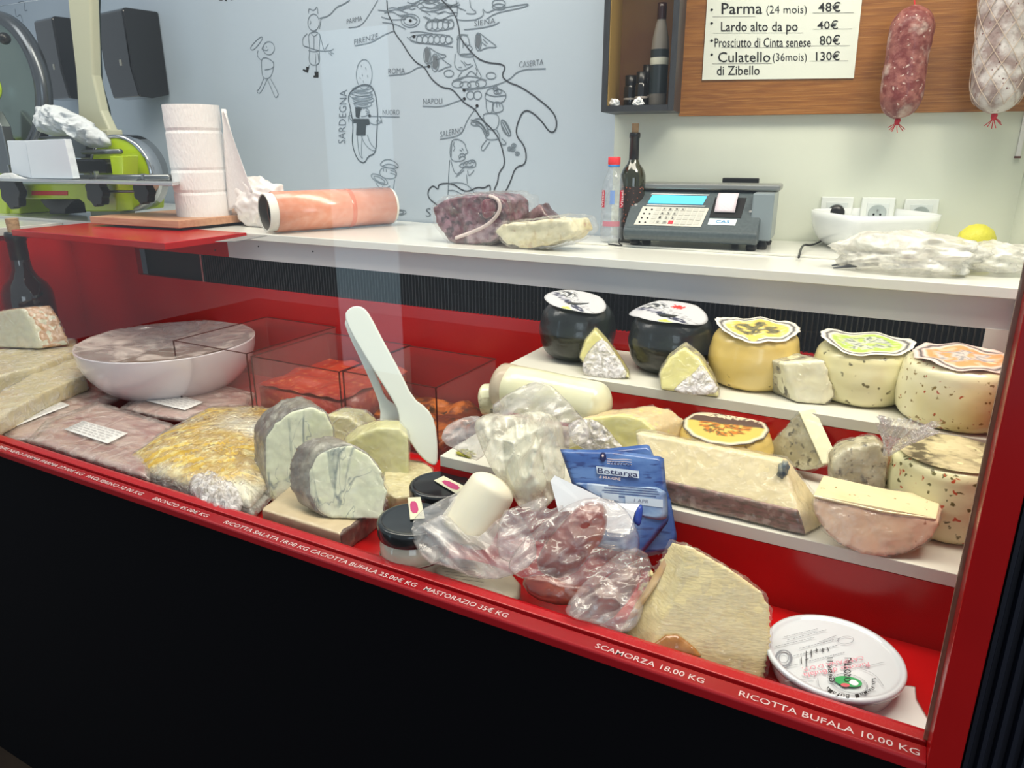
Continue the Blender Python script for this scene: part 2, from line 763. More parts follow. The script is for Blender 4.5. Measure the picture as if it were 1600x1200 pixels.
# rail: front edge, lettered strip, groove for the glass, inner lip
rl = [(YF, 0.938), (YF, 0.949), (YF + 0.002, ZR), (0.6830, ZR), (0.6835, 0.944), (0.6895, 0.944), (0.690, ZR), (0.702, ZR + 0.001), (0.7105, 0.9485), (0.712, 0.944), (0.712, 0.925), (0.70, 0.925), (0.70, 0.9355)]
part('rail', prism([(XL, a, b) for a, b in rl], (0.078 - XL, 0, 0)), M_RED_D, case, bevel=0.0012)
part('end_frame', box(0.078, 0.104, YF, 0.712, 0.0, 1.72), M_RED, case, bevel=0.0015)
part('end_panel', box(XR, XR + 0.018, 0.712, YB, 0.6, ZC - 0.02), M_RED, case)
part('end_panel', box(XL - 0.018, XL, 0.66, YB, 0.6, 1.255), M_RED, case)
part('riser', box(XS, XR, Y1, Y1 + 0.012, ZD, Z1 - 0.0185), M_RED, case)
part('riser', box(XS, XR, Y2, Y2 + 0.012, Z1, Z2 - 0.0175), M_RED, case)
part('shelf', box(XS, XR - 0.001, Y1, Y2 + 0.03, Z1 - 0.018, Z1), M_SHELF, case, bevel=0.001)
part('shelf', box(XS, XR - 0.001, Y2, YB - 0.006, Z2 - 0.017, Z2), M_SHELF, case, bevel=0.001)
zg0 = at(500, 462, y=YB).z
zg1 = at(700, 434.5, y=YB).z
xg0 = at(318, 430, y=YB).x
xg1 = at(1535, 540, y=YB).x
part('back_panel', box(XL, XR + 0.02, YB, YB + 0.015, 0.6, zg0), M_RED, case)
xk = at(214, 412, y=YB).x
part('back_panel', box(XL, xk, YB, YB + 0.015, zg0 + 0.0002, ZC - 0.02), M_RED, case)
part('grille_backing', box(xk, xg1, YB + 0.03, YB + 0.04, zg0 - 0.02, zg1 + 0.02), mat('black_void', (5, 5, 7), 0.6), case)
fins = []
x = xg0
while x < xg1:
    fins.append(box(x, x + 0.0022, YB + 0.004, YB + 0.028, zg0, zg1))
    x += 0.0088
fins.append(box(xg0, xg1, YB + 0.012, YB + 0.016, (zg0 + zg1) / 2 - 0.001, (zg0 + zg1) / 2 + 0.001))
part('grille_fins', join(*fins), M_FIN, case, stuff=True)
part('grille_post', box(xg0 - 0.006, xg0, YB, YB + 0.03, zg0, zg1), M_STEEL, case)
part('grille_post', box(xg1, xg1 + 0.045, YB, YB + 0.03, zg0, zg1 + 0.001), M_WHITE, case)
# red cover plate over the left corner of the case
tp = at(257, 383, z=ZC - 0.003)
tl = at(58, 358, z=ZC - 0.003)
tr = at(352, 371, z=ZC - 0.003)
part('cover_plate', box(tl.x, tp.x, tp.y, 1.304, ZC - 0.014, ZC + 0.0015), M_RED, case, bevel=0.0015)
# glass front
M_GLASS = D.materials.new('front_glass')
M_GLASS.use_nodes = True
nt = M_GLASS.node_tree
for n_ in list(nt.nodes):
    if n_.type == 'BSDF_PRINCIPLED':
        nt.nodes.remove(n_)
o_ = [n_ for n_ in nt.nodes if n_.type == 'OUTPUT_MATERIAL'][0]
g_ = nt.nodes.new('ShaderNodeBsdfGlossy')
g_.inputs['Roughness'].default_value = 0.0
t_ = nt.nodes.new('ShaderNodeBsdfTransparent')
t_.inputs[0].default_value = (0.975, 0.985, 0.98, 1)
lw_n = nt.nodes.new('ShaderNodeLayerWeight')
lw_n.inputs[0].default_value = 0.5
pw_n = nt.nodes.new('ShaderNodeMath')
pw_n.operation = 'POWER'
pw_n.inputs[1].default_value = 5
nt.links.new(lw_n.outputs['Facing'], pw_n.inputs[0])
f_ = nt.nodes.new('ShaderNodeMath')
f_.operation = 'MULTIPLY_ADD'
f_.inputs[1].default_value = 0.5
f_.inputs[2].default_value = 0.03
nt.links.new(pw_n.outputs[0], f_.inputs[0])
x_ = nt.nodes.new('ShaderNodeMixShader')
nt.links.new(f_.outputs[0], x_.inputs[0])
nt.links.new(t_.outputs[0], x_.inputs[1])
nt.links.new(g_.outputs[0], x_.inputs[2])
nt.links.new(x_.outputs[0], o_.inputs[0])
part('front_glass', box(XL, 0.0775, 0.6845, 0.6885, 0.945, 1.70), M_GLASS, case)
M_SILI = mat('silicone_bead', (150, 120, 100), 0.4, alpha=0.75)
part('glass_seal', box(0.0745, 0.078, 0.6895, 0.694, 0.953, 1.70), M_SILI, case)

# lettering on the rail, as printed label strips
RUN = [((930, 1010), (1100, 1066), 'SCAMORZA 18.00 KG'), ((1155, 1083), (1437, 1170), 'RICOTTA BUFALA 10.00 KG'),
       ((663, 920), (793, 963), 'MASTORAZIO 35€ KG'), ((485, 861), (650, 916), 'CACIOTTA BUFALA 25.00€ KG'),
       ((347, 818), (478, 861), 'RICOTTA SALATA 18.00 KG'), ((238, 780), (323, 808), 'BRONZO 45.00€ KG'),
       ((137, 744), (222, 773), 'PAGLIERINO 32.00 KG'), ((2, 697), (132, 741), 'PEPE NERO PARMA PARMA 27.00€ KG')]
for a, b, s in RUN:
    A = at(*a, z=ZR)
    B = at(*b, z=ZR)
    ya, hh = YF + 0.0065, 0.0088
    part('lettering', letters(s, (A.x, ya, ZR), (B.x, ya, ZR), (A.x, ya + hh, ZR), (0, 0, 1), bold=0.004), M_WTXT, case)

# corrugated black front right of the case
x = 0.106
pts = []
k = 0
while x < 0.34:
    pts.append((x, 0.672 if k % 2 else 0.664))
    pts.append((x + 0.0035, 0.672 if k % 2 else 0.664))
    x += 0.0052
    k += 1
cor = ([Vector((a, b, z)) for z in (0, 1.72) for a, b in pts], [(i, i + 1, i + 1 + len(pts), i + len(pts)) for i in range(len(pts) - 1)])
single('corrugated_panel', 'black vertically ribbed panel to the right of the red case frame', 'panel', join(cor, box(0.106, 0.34, 0.675, 0.69, 0, 1.72)), mat('ribbed_black', (20, 24, 36), 0.4))

# ---- worktop behind the case
wt = thing('service_counter', 'long white counter behind the display case carrying scale and bowl', 'counter', (-0.5, 1.31, 0))
wy = (wall_end.y - 0.02)
poly = [(-3.6, 1.308), (wall_end.x + 0.065, 1.308), (wall_end.x - 0.01, wall_end.y - 0.004), (CORNER.x, YW - 0.003), (-3.6, YW + 0.40)]
part('worktop', prism([(a, b, ZC - 0.017) for a, b in poly], (0, 0, 0.017)), M_WHITE, wt, bevel=0.0012)
xf = at(357, 395, y=1.322).x
part('fascia', box(XL + 0.02, xf, 1.3225, 1.3345, zg1, ZC - 0.0175), M_RED, wt, label='red left end of the fascia')  # left end coloured red, the rest of the fascia pale grey
part('fascia', box(xf, wall_end.x + 0.05, 1.322, 1.335, zg1, ZC - 0.0175), mat('pale_grey_fascia', (198, 198, 200), 0.3), wt)
for px_, py_ in ((404, 385), (489, 393), (336, 391)):
    c_ = at(px_, py_, y=1.322)
    part('screw', lathe([(0, 0), (0.002, 0), (0.002, 0.001), (0, 0.0012)], c_, axis=(0, -1, 0), n=10), M_DARKPL, wt)
# raised back slab under the scale
ra = at(899, 378, z=ZC + 0.004)
yr_ = ra.y
part('back_slab', prism([(ra.x, yr_, ZC + 0.0002), (wall_end.x + 0.02, yr_ + 0.01, ZC + 0.0002), (wall_end.x - 0.01, wall_end.y - 0.005, ZC + 0.0002), (CORNER.x + 0.01, YW - 0.004, ZC + 0.0002)], (0, 0, 0.004)), M_WHITE, wt, bevel=0.0006)
ZW = ZC + 0.0045
# left wing of the counter with the slicer
lw = thing('side_counter', 'white topped counter wing at the left end under the slicer', 'counter', (-2.9, 1.2, 0))
part('worktop', box(-3.6, XL + 0.0, 0.66, 1.306, 1.2685, 1.29), M_WHITE, lw, bevel=0.001)
part('carcass', box(-3.5, XL - 0.0185, 0.72, 1.30, 0.0, 1.268), M_RED, lw)

# thin steel strip lying by the cover plate
a_, b_, c2_, d_ = (at(336, 378, z=ZC + 0.0035), at(367, 378, z=ZC + 0.0035), at(418, 369, z=ZC + 0.0035), at(385, 369, z=ZC + 0.0035))

# ================================================================ drawing on the back wall
PM = (CORNER + MN * 0.0012, MN)
NM = MN


def mp(x, y):
    return at(340 + x / 2.857, y / 2.857, pl=PM)


mural = thing('wall_drawing', 'black line drawing of a food map of Italy on the grey wall', 'wall drawing', mp(800, 1000))


M_FIG = mat('thin_marker', (104, 116, 126), 0.7)


def ink(name, lines, wd=0.0032, m=None, label=None):
    if m is None:
        m, wd = M_FIG, wd * 0.9
    gs = []
    for ln in lines:
        cl = False
        if ln[0] == 'c':
            cl = True
            ln = ln[1:]
        if ln[0] == 'o':                      # ellipse: x y rx ry [tilt]
            _, x, y, rx, ry = ln[:5]
            tl_ = ln[5] if len(ln) > 5 else 0
            p = []
            for k in range(14):
                a = 2 * PI * k / 14
                ex, ey = rx * math.cos(a), ry * math.sin(a)
                p.append(mp(x + ex * math.cos(tl_) - ey * math.sin(tl_), y + ex * math.sin(tl_) + ey * math.cos(tl_)))
            gs.append(ribbon(p, wd, NM, True, 1))
            continue
        p = [mp(ln[i], ln[i + 1]) for i in range(0, len(ln), 2)]
        gs.append(ribbon(p, wd, NM, cl, 2))
    return part(name, join(*gs), m, mural, label=label)


def solid(name, lst, m=M_INK):
    gs = []
    for ln in lst:
        p = [mp(ln[i], ln[i + 1]) for i in range(0, len(ln), 2)]
        gs.append((p, [tuple(range(len(p)))]))
    return part(name, join(*gs), m, mural)


ink('coastline', [(755, 0, 758, 60, 785, 110, 785, 140, 830, 200, 850, 235, 885, 280, 925, 300, 950, 350, 1000, 392, 1045, 395, 1075, 430, 1100, 460, 1150, 487, 1175, 530, 1240, 590, 1268, 650, 1285, 735, 1255, 770, 1250, 815, 1232, 850, 1235, 885),
                  (1000, 0, 1060, 60, 1078, 130, 1080, 170, 1150, 255, 1200, 280, 1265, 285, 1286, 300, 1266, 340, 1300, 370, 1350, 385, 1430, 440, 1500, 500, 1516, 550, 1505, 590, 1480, 590, 1450, 545, 1410, 505, 1375, 490, 1350, 515, 1325, 600, 1375, 655, 1378, 735, 1328, 745, 1308, 810, 1275, 875, 1250, 885),
                  (980, 915, 940, 885, 938, 850, 962, 826, 985, 850, 985, 820, 1050, 818, 1090, 850, 1120, 856, 1160, 835, 1190, 842, 1218, 820, 1215, 868),
                  ('c', 590, 410, 582, 440, 592, 480, 606, 560, 598, 640, 622, 712, 655, 732, 672, 696, 706, 686, 710, 600, 716, 500, 700, 390, 650, 372)], 0.0038, mat('dark_marker', (58, 64, 72), 0.7))
ink('coastline', [(455, 82, 500, 70, 530, 30, 560, 20, 590, 0)], 0.0034)
# name lines
for ln_ in [(585, 124, 640, 118, 680, 60, 715, 0), (612, 204, 690, 190, 740, 155, 788, 138), (1100, 132, 1170, 126, 1235, 112, 1258, 98), (762, 337, 850, 330, 890, 300, 940, 296),
                  (1100, 402, 1200, 392, 1300, 360, 1345, 310, 1465, 306), (914, 474, 1000, 478, 1060, 455, 1100, 442), (992, 622, 1090, 605, 1110, 540, 1158, 474), (678, 518, 735, 520, 812, 522)]:
    ink('name_line', [ln_], 0.0026)
for s, a, b, h in (('PARMA', (577, 108), (645, 92), 24), ('FIRENZE', (610, 200), (716, 172), 26), ('SIENA', (1146, 118), (1240, 104), 26), ('ROMA', (762, 330), (836, 328), 26), ('CASERTA', (1346, 302), (1454, 290), 28),
                   ('NAPOLI', (918, 466), (1003, 464), 27), ('NUORO', (737, 512), (812, 512), 24), ('SALERNO', (994, 614), (1096, 592), 28), ('SARDEGNA', (570, 640), (578, 400), -34), ('S', (930, 968), (952, 966), 40)):
    A, B = mp(*a), mp(*b)
    up = mp(a[0], a[1] - h) if h > 0 else mp(a[0] + h, a[1])
    part('lettering', letters(s, A, B, up, NM, bold=-0.012), mat('marker', (70, 78, 88), 0.7), mural)
for c_ in ((860, 92), (876, 163), (942, 296), (1100, 403), (1101, 441), (1158, 472), (678, 517)):
    q = [mp(c_[0] + 7 * math.cos(a * PI / 6), c_[1] + 7 * math.sin(a * PI / 6)) for a in range(12)]
    part('city_dot', (q, [tuple(range(12))]), M_INK, mural)
# walking figure with a roll raised
ink('drawn_figure', [('c', 140, 215, 190, 162, 205, 168, 160, 228), ('o', 228, 215, 26, 30), (205, 205, 195, 218, 205, 225), (180, 225, 175, 250, 195, 270), ('c', 195, 262, 215, 255, 250, 275, 250, 305, 235, 350, 200, 350, 195, 300),
                     (250, 275, 250, 305, 210, 312), (205, 350, 185, 400, 172, 405, 185, 420, 200, 400, 222, 350), (235, 350, 265, 405, 272, 425, 258, 438, 250, 420, 222, 355)], 0.0024)
# waitress with a fork
ink('drawn_figure', [('o', 428, 100, 26, 38), (405, 60, 405, 35, 430, 50, 445, 25, 448, 62), ('c', 400, 145, 460, 140, 452, 220, 458, 290, 405, 290, 412, 210), (400, 150, 378, 170, 380, 205, 400, 210), (385, 205, 460, 230, 510, 225), (455, 150, 470, 210, 480, 235),
                     (480, 220, 495, 195), (495, 235, 512, 250), (410, 290, 400, 312), (440, 290, 440, 325), (462, 80, 455, 130)], 0.0026)
solid('drawn_boot', [(395, 298, 408, 300, 402, 325, 380, 315, 382, 308, 395, 312)])
solid('drawn_boot', [(432, 320, 450, 320, 450, 346, 428, 346, 428, 338, 434, 336)])
# pasta heap at the top
pl_ = []
rr = random.Random(3)
for k in range(26):
    x, y = rr.uniform(740, 1000), rr.uniform(-5, 80)
    q = [x, y]
    for j in range(4):
        x += rr.uniform(14, 34)
        y += rr.uniform(-16, 18)
        q += [x, y]
    pl_.append(tuple(q))
pl_ += [('o', 860, 92, 30, 20), ('o', 860, 92, 42, 30), (715, 45, 760, 50, 800, 40, 850, 60), (730, 75, 780, 90, 840, 85), (735, 100, 790, 105, 840, 130)]
ink('drawn_pasta', pl_, 0.0024)
ink('drawn_cheese_rows', [('c', 925, 95, 1050, 82, 1056, 130, 930, 142), ('c', 850, 155, 1045, 150, 1052, 205, 870, 190)] + [('o', x, 112 - (x - 950) * 0.05, 13, 22) for x in range(945, 1050, 24)] + [('o', x, 176, 13, 18) for x in range(900, 1045, 26)]
    + [(860, 145, 900, 140, 960, 150), (845, 165, 870, 190, 950, 195, 1050, 210)], 0.0024)
for hm_ in ([('o', 935, 248, 16, 38), (945, 212, 985, 240, 1020, 245, 1018, 255, 985, 262, 945, 284)], [('o', 970, 280, 18, 40), (985, 245, 1020, 280, 1050, 295, 1020, 300, 985, 318)], [('o', 1163, 186, 14, 40), (1170, 148, 1210, 180, 1245, 205, 1240, 212, 1205, 210, 1170, 226), (1180, 190, 1200, 205), (1185, 175, 1205, 195)]):
    ink('drawn_ham', hm_, 0.0026)
for hm_ in ((925, 220, 940, 215, 948, 240, 940, 280, 926, 275), (962, 248, 978, 250, 985, 285, 975, 312, 958, 300), (1155, 155, 1170, 152, 1175, 185, 1166, 220, 1152, 205)):
    solid('drawn_ham_meat', [hm_], mat('grey_wash', (96, 104, 112), 0.8))
# seated figure on pears
ink('drawn_figure', [('c', 1070, 240, 1068, 180, 1085, 155, 1118, 158, 1125, 205, 1140, 215, 1125, 230, 1128, 240, 1090, 245), (1095, 185, 1095, 215), (1108, 190, 1112, 212), (1060, 240, 1055, 300, 1090, 320, 1140, 290), ('c', 1080, 240, 1145, 240, 1140, 255, 1085, 252), (1140, 255, 1160, 310, 1180, 345, 1165, 350, 1130, 310, 1110, 340, 1080, 355, 1070, 348, 1090, 320),
                     ('o', 1070, 375, 25, 16), ('o', 1105, 380, 25, 16), ('o', 1140, 378, 26, 16), ('o', 1175, 372, 24, 18), (1050, 360, 1120, 335, 1200, 358), ('o', 1032, 328, 22, 16), ('o', 1220, 338, 22, 15), ('o', 1128, 425, 17, 18), ('o', 1160, 425, 18, 19)], 0.0025)
# top dancer and twisted bread
ink('drawn_figure', [(1065, 0, 1072, 60, 1060, 85, 1100, 92, 1150, 88), (1125, 0, 1130, 40, 1155, 50, 1150, 62, 1110, 60), (1150, 88, 1190, 70, 1180, 35, 1200, 60, 1240, 40, 1290, 32, 1385, 15, 1388, 25, 1330, 40, 1240, 58, 1200, 85), ('o', 1255, 15, 30, 18), ('o', 1255, 30, 30, 14)], 0.0024)
# bearer of the cake
ink('drawn_figure', [('c', 1192, 430, 1210, 388, 1288, 405, 1285, 450, 1250, 462, 1195, 445), (1192, 415, 1230, 432, 1286, 425), ('o', 1240, 395, 11, 10), ('o', 1255, 408, 11, 10), ('o', 1243, 412, 10, 8), (1198, 448, 1200, 500, 1225, 508, 1228, 455), ('c', 1228, 455, 1265, 455, 1278, 488, 1262, 500, 1230, 505), (1245, 462, 1247, 480), (1256, 462, 1260, 478),
                     ('c', 1180, 505, 1260, 505, 1250, 580, 1205, 580, 1190, 540), (1205, 580, 1190, 625, 1268, 622, 1245, 580), (1200, 625, 1172, 660, 1185, 678, 1215, 632), (1255, 622, 1272, 650, 1292, 640, 1268, 618)], 0.0026)
ink('drawn_aubergine', [('c', 1128, 548, 1160, 525, 1190, 540, 1215, 600, 1195, 610, 1175, 560, 1135, 560), (1140, 545, 1170, 540, 1200, 600), (1150, 552, 1180, 550, 1205, 598), (1130, 535, 1155, 540, 1185, 560, 1200, 590)], 0.0036)
ink('drawn_aubergine', [('c', 1262, 530, 1290, 545, 1312, 600, 1298, 610, 1270, 580), (1272, 545, 1300, 600), (1268, 560, 1290, 600), (1280, 540, 1306, 590)], 0.0036)
for tm_ in ((1322, 650), (1303, 665), (1318, 668), (1337, 686)):
    ink('drawn_tomato', [('o', tm_[0], tm_[1], 10, 9), ('o', tm_[0], tm_[1], 4, 4)], 0.0022)
# man with the pizza slice, seated
ink('drawn_figure', [('c', 1035, 715, 1040, 625, 1075, 620, 1105, 640, 1108, 665, 1120, 682, 1100, 690, 1108, 710, 1080, 722), (1080, 668, 1090, 675), (1090, 660, 1098, 672), (1080, 705, 1095, 695, 1105, 705), (1035, 715, 1030, 800, 1028, 870), (1040, 715, 1062, 790, 1100, 745), (1062, 790, 1100, 760), ('c', 1075, 735, 1140, 710, 1155, 725, 1150, 750, 1085, 748),
                     (1115, 760, 1120, 790, 1145, 760), (1110, 780, 1115, 820), (1028, 820, 1060, 815, 1115, 820, 1160, 880), (1030, 850, 1060, 850, 1110, 880)], 0.0026)
# Sardinian figure with the gilded cone
ink('drawn_figure', [('o', 654, 332, 36, 68), ('o', 648, 400, 45, 18), ('o', 640, 425, 52, 16), ('o', 650, 445, 48, 16), ('o', 648, 465, 40, 14), (640, 290, 642, 300), (660, 300, 662, 310), (645, 330, 647, 340), (668, 335, 670, 345), (650, 360, 652, 370), (635, 345, 637, 352), (595, 480, 585, 530, 612, 545),
                     (640, 482, 668, 480, 680, 505, 665, 518, 640, 520), (678, 545, 700, 560, 735, 545, 725, 520), (622, 600, 630, 690, 650, 712, 640, 690, 645, 600), (640, 605, 660, 650, 700, 680, 712, 650), (668, 602, 680, 640, 705, 665)], 0.0026)
solid('drawn_shirt', [(605, 530, 676, 530, 680, 555, 662, 560, 660, 604, 618, 604, 620, 550, 605, 548), (614, 478, 645, 480, 638, 495, 632, 528, 616, 522)])
# cook with the dish
ink('drawn_figure', [('c', 722, 735, 745, 710, 785, 715, 815, 748, 770, 752, 735, 742), ('c', 735, 745, 720, 770, 735, 795, 795, 800, 800, 755), (740, 752, 742, 765), (752, 755, 752, 768), ('o', 722, 800, 42, 16, 0.5), ('o', 722, 802, 28, 9, 0.5), (705, 815, 730, 850, 770, 830), (790, 802, 780, 870), (735, 830, 740, 870), ('o', 810, 948, 32, 12), ('o', 810, 948, 20, 7)], 0.0026)
solid('drawn_trousers', [(728, 864, 778, 872, 778, 925, 765, 925, 758, 890, 745, 880)])
for nm_, st_, wd_ in (
        ('drawn_hair', [(1068, 180, 1070, 160, 1085, 152, 1118, 156), (1072, 175, 1070, 235), (1080, 165, 1078, 238), (1125, 200, 1105, 205)], 0.0024),
        ('drawn_moustache', [(1085, 700, 1078, 690, 1095, 684, 1106, 694), (1080, 712, 1075, 695), (1045, 640, 1042, 700), (1055, 632, 1052, 650, 1060, 660, 1052, 675)], 0.0026),
        ('drawn_topping', [(1095, 738, 1102, 726, 1110, 736, 1118, 722, 1126, 734, 1134, 718, 1142, 730, 1150, 716), (1098, 745, 1110, 740, 1125, 745, 1140, 738)], 0.0026),
        ('drawn_hat_band', [(735, 742, 760, 730, 790, 738, 806, 750), (770, 760, 790, 765, 798, 775), (770, 772, 790, 778, 796, 786)], 0.0024),
        ('drawn_apron', [(404, 225, 430, 232, 455, 226), (436, 240, 438, 285), (448, 238, 452, 282), (418, 150, 430, 165, 446, 150), (430, 165, 430, 222)], 0.0022),
        ('drawn_ruff', [(600, 395, 620, 404, 660, 402, 690, 394), (594, 418, 625, 430, 665, 428, 692, 420), (600, 440, 630, 450, 668, 448, 690, 440), (606, 460, 640, 470, 672, 466)], 0.0026),
        ('drawn_face', [(650, 486, 660, 480, 668, 490), (660, 495, 676, 500, 664, 508), (640, 482, 644, 492), (216, 205, 220, 212), (205, 222, 218, 226, 226, 220), (412, 92, 418, 100, 410, 108)], 0.0022),
        ('drawn_hands', [(706, 545, 716, 530, 722, 546, 732, 534, 734, 552), (586, 545, 582, 520, 590, 512, 598, 524), (505, 225, 518, 218), (508, 235, 520, 240), (500, 228, 508, 240)], 0.0022),
        ('drawn_sleeve', [(1085, 270, 1100, 285, 1108, 300), (1075, 300, 1090, 300), (1150, 300, 1160, 320, 1150, 335), (1100, 275, 1112, 290, 1130, 285)], 0.0022)):
    for s_ in st_:
        ink(nm_, [s_], wd_)
# remnants at the far top left
ink('drawn_scrawl', [(-905, 40, -900, 80, -880, 60, -870, 100), (-890, 10, -860, 5, -865, 50, -850, 45), (-910, 90, -895, 118)], 0.0026)
solid('drawn_heading', [(5, -12, 18, -12, 22, 2, 8, 2), (30, -12, 36, -12, 42, 6, 34, 4), (55, -12, 70, -12, 62, 4)])

# ================================================================ on the sign wall
SW = lambda px, py, off: at(px, py, pl=(CORNER + WN * off, WN))
# ---- price sign
sg = thing('price_sign', 'white hand lettered ham price sign on the brown oak panel', 'sign', SW(1215, 124, 0.0185))
a, b = SW(1097, 125, 0.021), SW(1334, 122, 0.021)
c_, d_ = SW(1347, 0, 0.021), SW(1105, 0, 0.021)
top = 0.10
c_ = b + (c_ - b) * 1.6
d_ = a + (d_ - a) * 1.6
crd = part('card', prism([a, b, c_, d_], -WN * 0.0022), mat('sign_card', (222, 226, 214), 0.5), sg)


def sgn(s, x0, y0, x1, h, sh=0.0, y1=None, bold=0.006, m=M_INK):
    q = lambda x, y: SW(900 + x / 2.2857, y / 2.2857, 0.0213)
    part('lettering', letters(s, q(x0, y0), q(x1, y1 if y1 else y0 - 1), q(x0, y0 - h), WN, shear=sh, bold=bold), m, crd)


sgn('Parma', 520, 50, 665, 42)
sgn('(24 mois)', 680, 48, 824, 30, bold=-0.005)
sgn('48€', 865, 42, 945, 34)
sgn('Lardo alto da po', 518, 112, 792, 36)
sgn('40€', 862, 104, 936, 30)
sgn('Prosciutto di Cinta senese', 495, 168, 838, 34)
sgn('80€', 870, 160, 943, 34)
sgn('Culatello', 507, 222, 694, 38)
sgn('(36mois)', 703, 218, 824, 30, bold=-0.005)
sgn('130€', 857, 216, 942, 32)
sgn('di Zibello', 503, 268, 656, 34)
for y in (42, 90, 152, 202):
    sgn('•', 479, y + 6, 490, 26)
q = lambda x, y: SW(900 + x / 2.2857, y / 2.2857, 0.0216)
part('ruled_lines', join(*[ribbon([q(x0, y0), q(x1, y0 - 1)], 0.0007, WN) for x0, x1, y0 in ((845, 992, 46), (845, 986, 104), (838, 978, 164), (835, 972, 218), (488, 640, 60), (490, 812, 118), (520, 800, 170), (486, 700, 228))]), mat('thin_ink', (120, 120, 118), 0.6), crd)

# ---- wall shelf box with bottles
M_BOX = mat('black_ash', (44, 46, 50), 0.45, layers=[('noise', 30, 0.5, 0.7, (34, 34, 38), (4, 4, 1))])
M_BIN = mat('box_lining', (104, 66, 34), 0.5, layers=[('noise', 10, 0.4, 0.7, (120, 88, 44))])
DB = 0.15
f0 = SW(939, 172, DB)
f1 = SW(1052, 176, DB)
u0, u1 = (f0 - CORNER).dot(WX), (f1 - CORNER).dot(WX)
z0 = (f0.z + f1.z) / 2
T = 0.012
sb = thing('shelf_box', 'black open fronted shelf box on the wall beside the oak panel', 'shelf', CORNER + WX * ((u0 + u1) / 2) + Vector((0, 0, z0)))
HB = 0.42
part('side_panel', obox(CORNER, WX, WN, ZV, u0, u0 + T, 0.0005, DB, z0, z0 + HB), M_BOX, sb, bevel=0.0008)
part('side_panel', obox(CORNER, WX, WN, ZV, u1 - T, u1, 0.019, DB, z0, z0 + HB), M_BOX, sb, bevel=0.0008)
part('bottom_panel', obox(CORNER, WX, WN, ZV, u0 + T, u1 - T, 0.019, DB, z0, z0 + T), M_BOX, sb)
part('top_panel', obox(CORNER, WX, WN, ZV, u0 + T, u1 - T, 0.019, DB, z0 + HB - T, z0 + HB), M_BOX, sb)
part('back_board', obox(CORNER, WX, WN, ZV, u0 + T, u1 - T, 0.019, 0.022, z0 + T, z0 + HB - T), M_BIN, sb)
part('lining', obox(CORNER, WX, WN, ZV, u0 + T + 0.0002, u0 + T + 0.002, 0.022, DB - 0.004, z0 + T, z0 + HB - T), mat('yellowed_lining', (150, 122, 66), 0.5), sb)
zs = z0 + T + 0.0004


def inbox(px, off):
    p = at(px, 100, pl=(CORNER + WN * off, WN))
    return Vector((p.x, p.y, zs))


c_ = inbox(1030, 0.095)
k = 1 / pxm(c_)
hb = (at(1030, 5, y=c_.y).z - zs)
bt = thing('vinegar_bottle', 'tall dark bottle with grey shoulder and white band in the shelf box', 'bottle', c_)
part('body', lathe([(0, 0), (0.0165, 0), (0.018, 0.003), (0.018, hb * 0.55), (0.0165, hb * 0.66), (0.011, hb * 0.8), (0.0085, hb * 0.84), (0.0085, hb * 0.85)], c_, n=32), mat('smoky_glass', (118, 112, 104), 0.2, coat=0.6), bt, smooth=True)
part('label', lathe([(0.0183, hb * 0.12), (0.0185, hb * 0.13), (0.0185, hb * 0.55), (0.0183, hb * 0.555)], c_, n=32), mat('dark_label', (34, 42, 44), 0.35), bt, smooth=True)
part('band', lathe([(0.0186, hb * 0.405), (0.0188, hb * 0.41), (0.0188, hb * 0.47), (0.0186, hb * 0.475)], c_, n=32), mat('cream_band', (186, 186, 170), 0.5), bt, smooth=True)
part('cap', lathe([(0.0092, hb * 0.845), (0.0094, hb * 0.95), (0.0088, hb * 1.0), (0, hb * 1.0)], c_, n=24), mat('maroon_cap', (44, 22, 22), 0.25), bt, smooth=True)
for px_, off, h, r, lb in ((987, 0.075, 0.062, 0.014, 'short black capped bottle at the left in the shelf box'), (1004, 0.10, 0.066, 0.013, 'middle short black bottle in the shelf box, before the tall bottle'), (1013, 0.05, 0.084, 0.012, 'black bottle half hidden behind the tall bottle in the shelf box')):
    c_ = inbox(px_, off)
    s = thing('small_bottle', lb, 'bottle', c_, 'small bottles in the shelf box')
    part('body', lathe([(0, 0), (r * 0.95, 0), (r, 0.002), (r, h * 0.62), (r * 0.7, h * 0.7)], c_, n=24), mat('black_glass', (16, 15, 16), 0.12, coat=0.5), s, smooth=True)
    part('label', lathe([(r * 1.01, h * 0.22), (r * 1.02, h * 0.24), (r * 1.02, h * 0.27), (r * 1.01, h * 0.28)], c_, n=24), mat('silver_line', (170, 160, 150), 0.4), s)
    part('cap', lathe([(r * 0.85, h * 0.68), (r * 0.86, h), (0, h)], c_, n=20), M_DARKPL, s, smooth=True)
for px_, r_, lb in ((962, 0.010, 'crumpled scrap of white paper at the left on the shelf box floor'), (1000, 0.012, 'folded white scrap of paper in front of the short bottles')):
    c_ = inbox(px_, 0.132)
    single('paper_scrap', lb, 'paper', blob(c_ + Vector((0, 0, 0.006)), (r_, 0.005, 0.008), 3, 0.5, 1.6, px_, flat=zs), M_PAPER)

# ---- hanging sausages
M_SAL = mat('salami_skin', (112, 46, 44), 0.5, layers=[('noise', 60, 0.42, 0.62, (150, 92, 84)), ('spot', 95, 0.22, 0.1, (205, 182, 172)), ('noise', 22, 0.55, 0.7, (190, 170, 160))], bump=(90, 0.5), coat=0.2)
M_SALW = mat('floured_salami', (150, 130, 126), 0.6, layers=[('noise', 30, 0.42, 0.6, (212, 206, 204)), ('spot', 90, 0.2, 0.08, (110, 60, 58))], bump=(70, 0.5))
M_NET = mat('net_string', (196, 176, 160), 0.7)
M_KNOT = mat('red_string', (190, 22, 44), 0.6)


